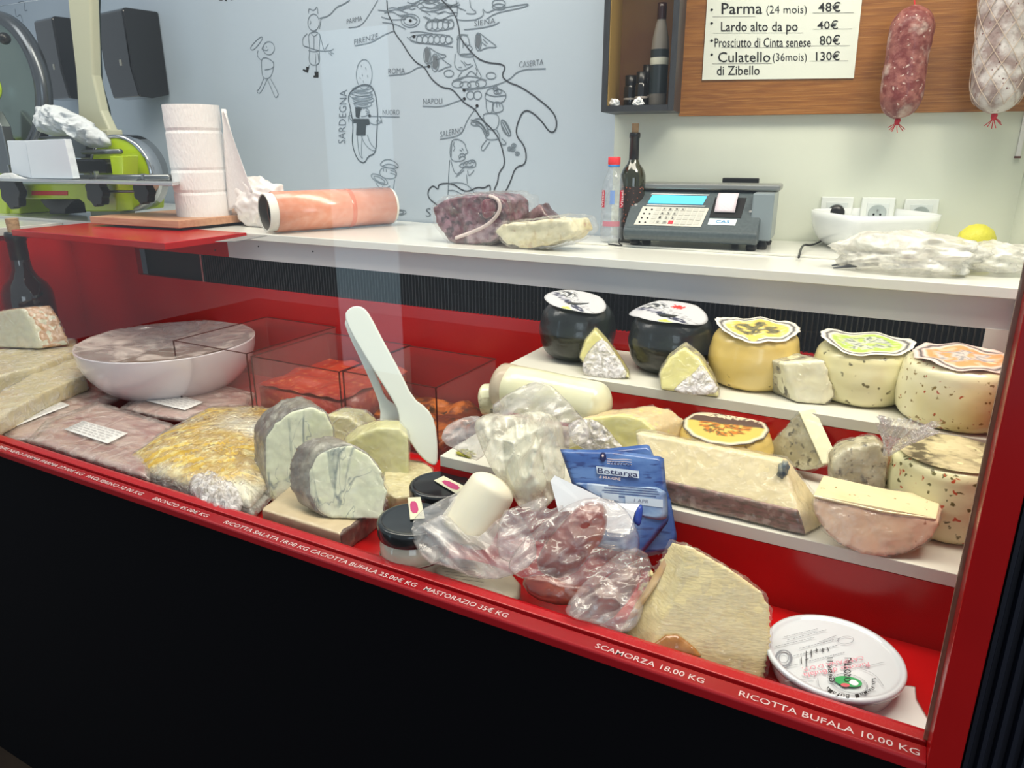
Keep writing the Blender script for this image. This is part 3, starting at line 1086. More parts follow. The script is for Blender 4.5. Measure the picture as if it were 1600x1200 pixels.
def salami(px, py1, py0, wpx, lean, m, lab, net=False, tie=True):
    off = 0.075
    a = SW(px + lean, py0, off)
    b = SW(px, py1, off)
    ax = (a - b).normalized()
    L_ = (a - b).length
    r = wpx / pxm(b) / 2
    s = thing('salami', lab, 'salami', b, 'salamis hanging in front of the oak panel')
    prof = [(0, 0)]
    for k in range(1, 8):
        t = k / 8 * PI / 2
        prof.append((r * math.sin(t) * 0.97, r * 1.1 * (1 - math.cos(t))))
    for k in range(9):
        prof.append((r * (0.98 + 0.02 * math.sin(k)), r * 1.1 + (L_ - 2.2 * r) * k / 8))
    for k in range(1, 8):
        t = k / 8 * PI / 2
        prof.append((r * math.cos(t), L_ - r * 1.1 * (1 - math.sin(t))))
    prof.append((0, L_))
    part('casing', lathe(prof, b, ax, 40, wob=0.05), m, s, smooth=True, disp=(0.02, 0.004))
    # red knot with loose threads
    g = [blob(b - ax * 0.004, (0.0055, 0.0055, 0.007), 2, 0.3, 2)]
    rn = random.Random(int(px))
    for k in range(7):
        d = Vector((rn.uniform(-1, 1), rn.uniform(-0.6, 0.6), rn.uniform(-1.3, -0.2))).normalized()
        g.append(tube([b - ax * 0.006, b - ax * 0.008 + d * 0.008, b - ax * 0.01 + d * 0.017 + Vector((rn.uniform(-.003, .003), 0, 0))], 0.0008, 5))
    part('knot', join(*g), M_KNOT, s)
    st = [(a - ax * 0.002), a + ax * 0.02 - WN * 0.03, a + ax * 0.05 - WN * 0.052, a + ax * 0.4 - WN * 0.052]
    part('string', tube(st, 0.0012, 6), M_KNOT, s)
    ax_, u, v2 = frame_of(ax)
    gs = []
    if net:
        for dirn in (1, -1):
            for k in range(10):
                pts = []
                for i in range(34):
                    t = i / 33
                    h = r * 0.35 + (L_ - r * 0.7) * t
                    e = 1
                    if h < r * 1.1:
                        e = math.sqrt(max(0.02, 1 - (1 - h / (r * 1.1)) ** 2))
                    if h > L_ - r * 1.1:
                        e = math.sqrt(max(0.02, 1 - (1 - (L_ - h) / (r * 1.1)) ** 2))
                    an = k * 2 * PI / 10 + dirn * t * 3.0
                    pts.append(b + ax_ * h + (u * math.cos(an) + v2 * math.sin(an)) * (r * e + 0.0012))
                gs.append(tube(pts, 0.0007, 4, False))
        part('net', join(*gs), M_NET, s, stuff=True)
    return s


salami(1403, 186, 8, 62, 27, M_SAL, 'dark red marbled salami hanging to the right of the price sign')
salami(1554, 178, -55, 74, 26, M_SALW, 'fat white floured salami in string net at the right edge', net=True)
# leaflet at the right edge
a = SW(1587, 244, 0.006)
lf = thing('wall_leaflet', 'small framed notice on the white wall at the right edge', 'notice', a)
part('card', obox(a, WX, WN, ZV, 0, 0.008, -0.004, 0.0, 0, 0.075), M_PAPER, lf)
part('frame_edge', obox(a, WX, WN, ZV, -0.001, 0.009, -0.005, 0.001, -0.004, 0.0), mat('brown_edge', (96, 60, 50), 0.5), lf)

# ---- three wall sockets
pz = SW(1312, 308, 0.0)
for i, (xa, xb, yt, lab) in enumerate(((1284, 1334, 307, 'white wall socket above the bowl with a black plug in it'), (1347, 1399, 308, 'empty white wall socket, middle one of three above the bowl'), (1414, 1467, 310.5, 'empty white wall socket, rightmost of three above the bowl'))):
    A = SW(xa, yt, 0)
    B = SW(xb, yt, 0)
    w2 = (B - A).dot(WX)
    o = Vector((A.x, A.y, A.z - w2 * 1.0))
    s = thing('wall_socket', lab, 'socket', o, 'wall sockets behind the bowl')
    part('frame', obox(o, WX, WN, ZV, 0, w2, 0.0004, 0.009, 0, w2), mat('socket_white', (228, 232, 228), 0.3), s, bevel=0.0015)
    ins = part('insert', obox(o, WX, WN, ZV, w2 * 0.17, w2 * 0.83, 0.009, 0.0105, w2 * 0.17, w2 * 0.83), mat('socket_white2', (218, 224, 222), 0.3), s, bevel=0.0006)
    c_ = o + WX * w2 * 0.5 + ZV * w2 * 0.5 + WN * 0.0106
    part('well', lathe([(0.0, 0.0003), (w2 * 0.24, 0.0003), (w2 * 0.27, 0.0015), (w2 * 0.28, 0.0)], c_, WN, 32), mat('socket_grey', (176, 186, 186), 0.4), ins, smooth=True)
    for dx, dz in ((-0.1, -0.04), (0.1, -0.04)):
        part('hole', lathe([(0, 0.0008), (w2 * 0.035, 0.0008), (w2 * 0.035, 0)], c_ + WX * dx * w2 + ZV * dz * w2, WN, 12), M_DARKPL, ins)
    part('pin', lathe([(0, 0.004), (w2 * 0.03, 0.004), (w2 * 0.03, 0)], c_ + ZV * 0.1 * w2, WN, 12), M_STEEL, ins)
    if i == 0:
        part('plug', lathe([(0, 0.02), (w2 * 0.2, 0.02), (w2 * 0.25, 0.014), (w2 * 0.26, 0.0)], c_, WN, 28), M_DARKPL, s, smooth=True)

# ---- black dispensers on the back wall
M_DISP = mat('gloss_black', (7, 7, 9), 0.1, coat=0.6)


def dispenser(xl_, xm, xr, yt, yb_, dep, lab):
    """front face xl..xm (pixels), right side xm..xr"""
    pl = (CORNER + MN * dep, MN)
    a = at(xl_, yt, pl=pl)
    b = at(xm, yt, pl=pl)
    zt = b.z
    zb2 = at(xm, yb_, pl=pl).z
    w_ = (b - a).dot(MX)
    o = a - MN * dep
    o.z = 0
    s = thing('towel_dispenser', lab, 'dispenser', Vector((o.x, o.y, zb2)), 'black dispensers on the grey wall')
    h = zt - zb2
    prof = [(0.001, zb2 + 0.01), (0.001, zt), (dep - 0.012, zt), (dep, zt - 0.01), (dep, zb2 + h * 0.35), (dep * 0.88, zb2), (dep * 0.5, zb2 - 0.004)]
    part('cover', prism([o + MN * p + ZV * q_ for p, q_ in prof], MX * w_), M_DISP, s, bevel=0.006, seg=3, smooth=False)
    part('level_slot', obox(o, MX, MN, ZV, w_ * 0.62, w_ * 0.70, dep, dep + 0.001, zb2 + h * 0.36, zb2 + h * 0.43), mat('clear_slot', (150, 150, 140), 0.2), s)
    return s


dispenser(147, 190, 250, 10, 152, 0.13, 'larger glossy black towel dispenser right of the cream post')
dispenser(50, 80, 116, 24, 155, 0.11, 'narrower glossy black dispenser left of the cream post')

# ================================================================ things on the worktop
def vplane(px, py, z, yaw=0.0, pitch=0.0):
    """upright plane through the contact point under pixel (px, py) at height z; yaw turns it, pitch leans its top back"""
    p = at(px, py, z=z)
    n = Matrix.Rotation(yaw, 3, 'Z') @ Vector((0, -math.cos(pitch), math.sin(pitch)))
    return (p, n)


def pp(pts, pl):
    return [at(a, b, pl=pl) for a, b in pts]


M_LIME = mat('lime_enamel', (176, 200, 8), 0.22, coat=0.5, bump=(30, 0.03))
M_CHROME = mat('chrome', (190, 192, 194), 0.12, metal=1)
M_GREYM = mat('grey_metal', (120, 124, 126), 0.3, metal=0.9)
M_CREAM = mat('cream_plastic', (184, 184, 158), 0.35)
YS = 1.36
S = lambda x, y, Y=YS: at(x / 3.243, y / 3.243, y=Y)
ZL = 1.29
sl = thing('meat_slicer', 'lime green and chrome meat slicer on the left white counter', 'slicer', (-2.45, 1.4, ZL))


def sprism(pts, y0, dep):
    return prism([S(a, b, y0) for a, b in pts], (0, dep, 0))


part('base', sprism([(-60, 932), (590, 932), (590, 1072), (432, 1072), (425, 1030), (400, 1010), (100, 1010), (100, 1084), (-60, 1084)], YS, 0.16), M_LIME, sl, bevel=0.004)
part('maker_plate', sprism([(160, 968), (342, 968), (342, 990), (160, 990)], YS - 0.0015, 0.003), mat('red_plate', (190, 40, 36), 0.4), sl)
part('motor_foot', sprism([(200, 1012), (385, 1012), (360, 1030), (330, 1062), (330, 1085), (250, 1085), (250, 1062), (232, 1050)], YS + 0.03, 0.07), M_DARKPL, sl, bevel=0.002)
# round drum at the right: lime face with chrome rim
cd = S(610, 880, YS + 0.05)
rd = (cd - S(610, 686, YS + 0.05)).length
axd = Vector((0.25, -0.95, 0.0)).normalized()
part('drum', lathe([(0, 0.0), (rd * 0.9, 0.0), (rd * 0.9, -0.05)], cd, axd, 64), M_LIME, sl, smooth=False, bevel=0.002)
part('drum_rim', lathe([(rd * 0.9, 0.0), (rd * 0.93, 0.004), (rd, -0.004), (rd, -0.07), (0, -0.07)], cd, axd, 64), M_CHROME, sl, smooth=True)
part('drum_shelf', sprism([(555, 790), (620, 790), (620, 890), (570, 890)], YS + 0.0, 0.05), M_LIME, sl, bevel=0.002)
# tray and rod
tz_ = [S(-60, 902, YS - 0.10), S(872, 926, YS - 0.10)]
part('tray', prism([tz_[0], tz_[1], tz_[1] + Vector((-0.085, 0.10, 0)), tz_[0] + Vector((0, 0.10, 0))], (0, 0, -0.008)), mat('pale_steel', (196, 200, 202), 0.25, metal=0.6), sl, bevel=0.001)
part('guide_bar', tube([S(378, 900, YS - 0.03), S(862, 900, YS - 0.03)], 0.0085, 16), M_GREYM, sl, smooth=True)
part('upper_bar', tube([S(420, 770, YS + 0.01), S(612, 768, YS + 0.01)], 0.007, 14), M_GREYM, sl, smooth=True)
part('rod', tube([S(510, 970, YS - 0.03), S(735, 970, YS - 0.03)], 0.0035, 10), M_GREYM, sl, smooth=True)
for x, y, r_ in ((66, 968, 48), (496, 974, 42), (732, 972, 38)):
    c_ = S(x, y, YS - 0.04)
    r2 = (c_ - S(x + r_, y, YS - 0.04)).length
    lobes = []
    for k in range(28):
        a = 2 * PI * k / 28
        q = r2 * (1 + 0.09 * math.cos(7 * a))
        lobes.append(c_ + Vector((q * math.cos(a), -0.012, q * math.sin(a))))
    part('knob', prism(lobes, (0, 0.024, 0)), M_DARKPL, sl, bevel=0.002)
    part('knob_clip', box(c_.x - 0.004, c_.x + 0.004, c_.y, c_.y + 0.01, c_.z + r2 * 0.4, c_.z + r2 * 1.5), M_STEEL, sl)
part('motor_box', sprism([(350, 812), (372, 806), (520, 806), (542, 830), (542, 880), (350, 880)], YS + 0.02, 0.08), M_DARKPL, sl, bevel=0.006)
part('carriage', sprism([(190, 690), (434, 690), (434, 800), (345, 800), (330, 700), (200, 705)], YS + 0.04, 0.06), M_GREYM, sl, bevel=0.002)
part('side_arm', sprism([(-40, 560), (5, 640), (60, 880), (30, 885), (-40, 870)], YS - 0.03, 0.03), M_GREYM, sl, bevel=0.003)
part('column', sprism([(-60, 700), (0, 700), (32, 870), (32, 1084), (-60, 1084)], YS - 0.01, 0.04), M_LIME, sl, bevel=0.003)
# blade and its guard
cb = S(-10, 450, YS + 0.04)
rb = (cb - S(205, 450, YS + 0.04)).length
axb = Vector((0.08, -0.99, 0.05)).normalized()
part('blade', lathe([(0, 0.012), (rb * 0.3, 0.012), (rb * 0.34, 0.006), (rb * 0.8, 0.002), (rb * 0.86, 0)], cb, axb, 72), mat('blade_steel', (136, 150, 142), 0.18, metal=0.85), sl, smooth=True)
part('blade_guard', lathe([(rb * 0.84, 0.004), (rb * 0.86, 0.016), (rb * 0.97, 0.016), (rb, 0.0), (rb, -0.02), (rb * 0.84, -0.02), (rb * 0.84, 0.004)], cb, axb, 72), mat('guard_grey', (96, 100, 104), 0.25, metal=0.8), sl, smooth=True)
part('hub', lathe([(0, 0.022), (rb * 0.14, 0.022), (rb * 0.16, 0.016), (rb * 0.16, 0.01)], cb, axb, 32), M_LIME, sl, smooth=True)
part('sharpener_knob', blob(S(22, 195, YS), (0.017, 0.017, 0.017), 3, 0.0), M_DARKPL, sl, smooth=True)
# cream post behind, dark cable
cp = thing('cream_post', 'tapering cream plastic post rising behind the slicer', 'post', (-2.5, 1.52, ZL))
part('post', sprism([(335, -60), (455, -60), (462, 150), (470, 380), (510, 560), (560, 668), (400, 668), (382, 380), (350, 100)], 1.46, 0.03), M_CREAM, cp, bevel=0.008, seg=4)
part('post_base', box(S(400, 668, 1.46).x, S(560, 668, 1.46).x, 1.45, 1.50, ZL, S(400, 660, 1.46).z), M_CREAM, cp, bevel=0.003)
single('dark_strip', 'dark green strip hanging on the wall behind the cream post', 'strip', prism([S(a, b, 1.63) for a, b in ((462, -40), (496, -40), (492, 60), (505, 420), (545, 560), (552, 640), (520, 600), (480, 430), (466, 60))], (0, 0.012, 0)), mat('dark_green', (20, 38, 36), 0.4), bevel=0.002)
# stack of white paper squares leaning on the slicer
p0 = S(122, 710, YS - 0.09)
single('paper_stack', 'block of white wrapping paper standing on the slicer tray', 'paper', join(sprism([(128, 712), (326, 705), (372, 905), (160, 903)], YS - 0.085, 0.02), sprism([(34, 712), (128, 712), (160, 903), (60, 880)], YS - 0.078, 0.012)), mat('soft_paper', (222, 228, 234), 0.7, layers=[('wave', 120, 0.4, 0.6, (212, 218, 226))]), bevel=0.0015)
single('paper_sheet', 'loose white sheet curling on the slicer tray beside the paper block', 'paper', pillow([S(a, b, YS - 0.09) for a, b in ((-40, 905), (40, 868), (120, 900), (160, 912), (-40, 914))], (0, -1, 0.3), 0.004, 0.003, wr=0.002), M_PAPER)
# cloth
cc = S(360, 640, YS + 0.045)
M_CLOTH = mat('white_cloth', (206, 210, 212), 0.85, bump=(60, 0.5))
single('white_cloth', 'crumpled white cloth thrown over the slicer carriage', 'cloth',
       pillow([S(a, b, YS + 0.03) for a, b in ((205, 545), (290, 530), (350, 560), (440, 600), (520, 670), (566, 725), (540, 748), (440, 752), (436, 690), (220, 690), (198, 620))], (0, -1, 0.25), 0.05, 0.02, rings=22, n=110, wr=0.014, wrs=30, ridge=True), M_CLOTH, smooth=True)

# ---- chopping board and what stands on it
M_BOARD = mat('beech_board', (192, 148, 118), 0.5, layers=[('noise', 8, 0.4, 0.65, (180, 132, 102), (1, 14, 14))], bump=(40, 0.1, (1, 20, 20)))
ZB0 = ZC + 0.002
bf = at(280, 357, z=ZB0 + 0.006)
bl = at(136, 350, z=ZB0 + 0.006)
brt = at(352, 352, z=ZB0 + 0.006)
ez = (bf - bl).normalized()
bd = thing('chopping_board', 'thick pale wooden board on a black mat beneath the kitchen roll', 'board', (bf + bl) / 2)
dy = 0.36
ZB1 = ZB0 + 0.0255
part('board', prism([(bl.x, bl.y + 0.01, ZB0 + 0.006), (bf.x, bf.y, ZB0 + 0.006), (bf.x + 0.02, bf.y + dy, ZB0 + 0.006), (bl.x + 0.02, bf.y + dy, ZB0 + 0.006)], (0, 0, ZB1 - ZB0 - 0.006)), M_BOARD, bd, bevel=0.002)
part('mat', prism([(bl.x + 0.09, bl.y + 0.02, ZB0), (bf.x - 0.004, bf.y + 0.012, ZB0), (bf.x, bf.y + dy - 0.03, ZB0), (bl.x + 0.09, bf.y + dy - 0.03, ZB0)], (0, 0, 0.0058)), mat('black_mat', (24, 24, 28), 0.7), bd)
# kitchen roll
kb = at(320, 334, z=ZB1)
kb = Vector((kb.x, min(kb.y, 1.48), ZB1))
kb = at(320, 336, z=ZB1)
if kb.y > 1.5:
    kb = at(320, 336, y=1.5)
    kb.z = ZB1
kr = 40 / pxm(kb)
kt = at(310, 164, y=kb.y).z - ZB1
rl_ = thing('kitchen_roll', 'tall standing white paper roll with its end sheet hanging down', 'paper roll', kb)
M_TISSUE = mat('tissue', (232, 228, 226), 0.8, bump=(160, 0.35, (1, 1, 0.4)))
prof = [(kr * 0.3, 0.0), (kr, 0.0)]
for k in range(1, 40):
    h = kt * k / 40
    e = 0.0
    for g_ in (0.22, 0.42, 0.78):
        if abs(k / 40 - g_) < 0.014:
            e = -0.0022
    prof.append((kr + e, h))
prof += [(kr, kt), (kr * 0.3, kt), (kr * 0.3, 0.0)]
part('roll', lathe(prof, kb, n=56), M_TISSUE, rl_, smooth=False, bevel=0)
part('core', lathe([(kr * 0.31, 0.001), (kr * 0.31, kt + 0.001), (kr * 0.28, kt + 0.001), (kr * 0.28, 0.001)], kb, n=28), mat('card_core', (150, 130, 110), 0.8), rl_)
# flap of paper off the right side, running down to the counter
tx = kb + Vector((kr * 0.93, kr * 0.35, 0))
q1 = at(346, 170, y=tx.y + 0.0)
q2 = at(406, 292, y=tx.y - 0.03)
q3 = at(362, 318, y=tx.y - 0.01)
q4 = Vector((tx.x, tx.y, kb.z + 0.02))
fl = lambda u, v: (Vector((tx.x, tx.y, kb.z + 0.01)).lerp(Vector((q1.x, tx.y, q1.z)), v)).lerp(q3.lerp(Vector((q1.x + 0.006, tx.y, q1.z - 0.002)), v ** 1.25).lerp(q2.lerp(Vector((q1.x + 0.006, tx.y, q1.z - 0.002)), v), 0.75), u) + Vector((0, 0.012 * math.sin(u * 3.1), 0))
part('loose_sheet', grid(fl, 14, 24), M_TISSUE, rl_, smooth=True, solid=0.0006)

# crumpled white bag behind the film roll
cbp = at(405, 330, y=1.43)
single('crumpled_bag', 'crumpled white plastic bag behind the roll of cling film', 'bag', blob((cbp.x, 1.44, ZC + 0.06), (0.095, 0.04, 0.066), 5, 0.35, 1.4, 3.1, flat=ZC + 0.001, ridge=True), mat('white_poly', (232, 226, 222), 0.35, coat=0.3), smooth=True)

# ---- roll of cling film lying on the counter
ca = at(416, 338, y=1.325)
cz = at(604, 333, y=1.40)
rr_ = 31.5 / pxm(ca)
axf = (cz - ca).normalized()
ca = Vector((ca.x, ca.y, ZC + rr_ * 1.02))
axf = Vector((math.cos(math.radians(66)), math.sin(math.radians(66)), 0))
Lr = 0.35
fr_ = thing('cling_film_roll', 'large roll of orange tinted cling film lying on the counter', 'film roll', (ca.x + Lr / 2, ca.y, ZC))
M_FILMR = mat('orange_film', (222, 146, 116), 0.25, layers=[('noise', 10, 0.4, 0.65, (226, 160, 134), (1, 6, 6))], coat=1, coat_rough=0.15, bump=(20, 0.15, (1, 1, 6)))
part('film', lathe([(rr_ * 0.74, 0.018), (rr_, 0.018), (rr_, Lr - 0.012), (rr_ * 0.74, Lr - 0.012)], ca, axf, 56), M_FILMR, fr_, smooth=True)
M_CARD = mat('white_card_tube', (222, 220, 212), 0.6)
part('tube', lathe([(rr_ * 0.86, 0), (rr_ * 0.92, 0.0), (rr_ * 0.93, 0.02), (rr_ * 0.93, Lr), (rr_ * 0.85, Lr), (rr_ * 0.85, 0.0)], ca - axf * 0.004, axf, 48), M_CARD, fr_, smooth=False)
part('tube_lining', lathe([(rr_ * 0.845, 0.002), (rr_ * 0.845, Lr)], ca - axf * 0.004, axf, 48), mat('grey_card', (98, 94, 88), 0.7), fr_, smooth=True)
part('seam_band', lathe([(rr_ * 1.003, Lr * 0.60), (rr_ * 1.012, Lr * 0.605), (rr_ * 1.012, Lr * 0.63), (rr_ * 1.003, Lr * 0.635)], ca, axf, 48), mat('orange_band', (214, 120, 90), 0.25, coat=1), fr_, smooth=True)

# ---- wrapped meat, bone-white piece, dark piece behind
M_WRAP = film('cling_wrap', a=0.07, gloss=0.22, bump=(45, 0.7), rough=0.10)
M_WRAPM = film('cling_wrap_milky', a=0.2, gloss=0.25, bump=(35, 0.7), rough=0.12)
M_HAM = mat('cured_ham', (98, 44, 60), 0.35, layers=[('noise', 30, 0.48, 0.62, (150, 112, 126)), ('noise', 70, 0.5, 0.62, (66, 40, 54)), ('noise', 14, 0.56, 0.66, (186, 160, 168))], coat=0.8, coat_bump=(90, 0.6))
c_ = at(738, 345, y=1.40)
hw = 56 / pxm(c_)
hh = (at(735, 306, y=1.40).z - ZC) / 2
hm = thing('wrapped_ham', 'film wrapped dark red cured ham end beside the pale rind', 'ham', (c_.x, 1.42, ZC))
hmg = prism([at(a, b, y=1.37) for a, b in ((700, 377), (682, 352), (676, 326), (692, 312), (720, 306), (770, 305), (786, 315), (789, 345), (775, 372), (760, 381), (720, 383))], (0.01, 0.10, 0))
part('meat', hmg, M_HAM, hm, remesh=0.004, disp=(0.03, 0.01))
part('cut_face', pillow([at(a, b, y=1.366) for a, b in ((752, 312), (770, 310), (777, 325), (770, 338), (757, 344), (752, 330))], (0, -1, 0), 0.004, 0.004, wr=0.0008), mat('red_meat', (110, 34, 54), 0.3, layers=[('wave', 90, 0.5, 0.8, (140, 70, 86))], coat=0.6), hm, smooth=True)
part('fat_rim', tube(smooth_loop([at(a, b, y=1.363) for a, b in ((712, 372), (740, 362), (765, 350), (782, 330), (780, 312), (765, 306))], 2, False), 0.004, 8), mat('fat_white', (214, 196, 192), 0.4, coat=0.6), hm, smooth=True)
part('plastic_wrap', prism([at(a, b, y=1.36) for a, b in ((698, 382), (678, 354), (672, 324), (690, 308), (720, 303), (774, 302), (794, 312), (796, 346), (780, 376), (760, 385), (720, 386))], (0.01, 0.12, 0)), M_WRAP, hm, remesh=0.004, disp=(0.015, 0.012))
M_RIND = mat('pale_fat', (220, 214, 182), 0.45, layers=[('noise', 25, 0.5, 0.65, (200, 186, 140)), ('noise', 50, 0.6, 0.7, (180, 150, 120))], coat=0.8, coat_bump=(70, 0.7))
rd_ = thing('wrapped_lard', 'creamy white wrapped piece of cured fat beside the dark ham', 'cured fat', (at(830, 385, z=ZC).x, 1.37, ZC))
part('fat', prism([at(a, b, y=1.35) for a, b in ((772, 362), (785, 350), (820, 347), (868, 342), (888, 344), (896, 362), (880, 374), (855, 384), (815, 389), (790, 380))], (0.02, 0.06, 0)), M_RIND, rd_, remesh=0.0035, disp=(0.025, 0.010))
part('plastic_wrap', prism([at(a, b, y=1.343) for a, b in ((768, 362), (783, 347), (820, 343), (870, 338), (893, 342), (901, 362), (884, 378), (855, 388), (815, 392), (786, 384))], (0.02, 0.075, 0)), M_WRAP, rd_, remesh=0.0035, disp=(0.015, 0.012))
dk = thing('cured_meat', 'dark wrapped cured meat lying behind the pale fat', 'cured meat', (at(850, 350, y=1.46).x, 1.46, ZC))
part('meat', prism([at(a, b, y=1.45) for a, b in ((790, 372), (790, 332), (798, 328), (806, 340), (820, 336), (836, 323), (842, 318), (850, 332), (862, 340), (868, 356), (850, 372))], (0, 0.05, 0)), mat('dark_meat', (84, 56, 58), 0.35, layers=[('noise', 30, 0.5, 0.6, (140, 110, 112))], coat=0.8, coat_bump=(80, 0.6)), dk, remesh=0.004, disp=(0.02, 0.007))

# ---- water bottle
vb = at(955, 378, z=ZW)
vb.z = ZW
hv = at(955, 245, y=vb.y).z - ZW
rv = 17.5 / pxm(vb)
vt = thing('water_bottle', 'clear plastic water bottle with red cap in the wall corner', 'bottle', vb)
prof = [(0, 0.002), (rv * 0.7, 0.0), (rv * 0.98, 0.006)]
for k in range(1, 22):
    t = k / 22
    prof.append((rv * (1 + 0.025 * math.sin(t * 40)) * (0.96 if 0.38 < t < 0.42 else 1), hv * (0.03 + 0.6 * t)))
prof += [(rv * 0.9, hv * 0.70), (rv * 0.66, hv * 0.79), (rv * 0.46, hv * 0.86), (rv * 0.42, hv * 0.90)]
M_PET = film('clear_bottle_plastic', tint=(205, 215, 225), a=0.16, gloss=0.35, bump=(30, 0.3), rough=0.06)
part('body', lathe(prof, vb, n=36), M_PET, vt, smooth=True)
part('water', lathe([(0, 0.004), (rv * 0.93, 0.006), (rv * 0.93, hv * 0.2), (0, hv * 0.2)], vb, n=32), mat('water', (190, 196, 204), 0.05, alpha=0.25), vt, smooth=True)
part('ring', lathe([(rv * 0.5, hv * 0.885), (rv * 0.52, hv * 0.89), (rv * 0.52, hv * 0.905), (rv * 0.5, hv * 0.91)], vb, n=28), mat('blue_ring', (60, 130, 200), 0.3), vt)
part('cap', lathe([(rv * 0.5, hv * 0.91), (rv * 0.53, hv * 0.92), (rv * 0.53, hv * 0.99), (rv * 0.48, hv), (0, hv)], vb, n=32), mat('red_cap', (222, 52, 60), 0.35), vt, smooth=True)


def patch(c, r, a0, a1, z0, z1, n=10):
    return grid(lambda u, v: c + Vector((r * math.cos(a0 + (a1 - a0) * u), r * math.sin(a0 + (a1 - a0) * u), z0 + (z1 - z0) * v)), n, 2)


cw = math.atan2(CAM.y - vb.y, CAM.x - vb.x)
M_LBR = mat('label_red', (196, 30, 56), 0.4)
lb1 = part('label', patch(vb, rv * 1.035, cw - 1.15, cw - 0.75, hv * 0.42, hv * 0.62), M_LBR, vt)
lb2 = part('label', patch(vb, rv * 1.035, cw + 0.62, cw + 1.05, hv * 0.42, hv * 0.62), M_LBR, vt)
part('label', patch(vb, rv * 1.035, cw - 0.25, cw + 0.15, hv * 0.46, hv * 0.62), mat('label_blue', (120, 150, 205), 0.4), vt)
part('label', patch(vb, rv * 1.035, cw - 0.9, cw + 0.7, hv * 0.20, hv * 0.26, 16), mat('label_pink', (206, 110, 130), 0.4, alpha=0.7), vt)
for aa, lbp in ((cw - 0.95, lb1), (cw + 0.83, lb2)):
    c_ = vb + Vector((rv * 1.05 * math.cos(aa), rv * 1.05 * math.sin(aa), 0))
    n_ = Vector((math.cos(aa), math.sin(aa), 0))
    tdir = Vector((-n_.y, n_.x, 0))
    part('lettering', letters('Vittel', c_ + ZV * hv * 0.425 + tdir * 0.0035, c_ + ZV * hv * 0.615 + tdir * 0.0035, c_ + ZV * hv * 0.425 - tdir * 0.0035, n_, bold=0.01), mat('label_white', (235, 225, 228), 0.5), lbp)

# ---- wine bottle behind the scale
M_GREEN = mat('green_bottle_glass', (34, 36, 12), 0.06, coat=1)


def wine(name, base, top_px, r, h, lab, m=M_GREEN, capm=None, cork_h=0.02, labelgeo=None):
    s = thing(name, lab, 'bottle', base)
    part('body', lathe([(0, 0.002), (r * 0.8, 0.0), (r, 0.004), (r, h * 0.58), (r * 0.97, h * 0.62), (r * 0.8, h * 0.675), (r * 0.5, h * 0.72), (r * 0.37, h * 0.76)], base, n=44), m, s, smooth=True)
    part('neck_foil', lathe([(r * 0.375, h * 0.755), (r * 0.37, h * 0.95), (r * 0.42, h * 0.953), (r * 0.42, h * 0.985), (r * 0.38, h), (r * 0.22, h)], base, n=36), capm or M_DARKPL, s, smooth=True)
    part('cork', lathe([(r * 0.25, h * 0.96), (r * 0.27, h + cork_h), (0, h + cork_h)], base, n=24), mat('cork', (176, 142, 104), 0.8, bump=(120, 0.5)), s, smooth=False)
    return s


wb = at(990, 378, z=ZW)
yw2 = vb.y + 0.028
wb = Vector((at(988, 300, y=yw2).x, yw2, ZW))
hw2 = at(991, 207, y=yw2).z - ZW
ws = wine('wine_bottle', wb, None, 19.5 / pxm(wb), hw2, 'green corked wine bottle between the water bottle and the scale', cork_h=0.018)
cw = math.atan2(CAM.y - wb.y, CAM.x - wb.x)
part('label', patch(wb, 19.5 / pxm(wb) * 1.01, cw - 0.9, cw + 1.0, hw2 * 0.14, hw2 * 0.52, 14), mat('speckled_label', (40, 30, 26), 0.5, layers=[('spot', 150, 0.25, 0.12, (196, 110, 80))]), ws, smooth=True)

# ---- shop scale
fl_ = at(972, 384, z=ZW)
frr = at(1182, 392, z=ZW)
SX = (Vector((frr.x - fl_.x, frr.y - fl_.y, 0))).normalized()
SX = Vector((math.cos(0.10), math.sin(0.10), 0))
SYv = Vector((-SX.y, SX.x, 0))
SO = Vector((fl_.x, fl_.y, ZW))
SWd = (frr - fl_).length
scl = thing('shop_scale', 'grey electronic shop scale with blue display and receipt slip', 'scale', SO + SX * SWd / 2)
M_SG = mat('scale_grey', (74, 84, 88), 0.35, layers=[('noise', 200, 0.4, 0.6, (66, 76, 80))], coat=0.3)
M_SG2 = mat('scale_light_grey', (128, 140, 146), 0.35, coat=0.3)
HT = at(1000, 296, y=fl_.y + 0.09).z - ZW
DS = 0.155
# body section (depth, height)
sec = [(0.010, 0.012), (0.0, 0.022), (0.0, 0.034), (0.008, 0.040), (0.082, HT - 0.006), (0.094, HT), (DS, HT), (DS, 0.012)]


def SF(a, b, c_):
    return SO + SX * a + SYv * b + ZV * c_


part('body', prism([SF(0, a, b) for a, b in sec], SX * SWd), M_SG, scl, bevel=0.004, seg=3)
part('rear_body', obox(SO, SX, SYv, ZV, SWd * 0.93, SWd + 0.022, 0.035, DS, 0.018, HT), M_SG2, scl, bevel=0.003)
part('platter', obox(SO, SX, SYv, ZV, 0.012, SWd + 0.028, 0.082, DS + 0.004, HT + 0.002, HT + 0.014), mat('platter_steel', (150, 152, 150), 0.35, metal=0.7), scl, bevel=0.003)
for a, b in ((0.02, 0.03), (SWd - 0.012, 0.025), (SWd + 0.006, 0.05), (0.02, DS - 0.02), (SWd + 0.008, DS - 0.02)):
    part('foot', lathe([(0, 0), (0.009, 0), (0.011, 0.006), (0.008, 0.014), (0.006, 0.02), (0, 0.02)], SF(a, b, 0), n=18), M_DARKPL, scl)
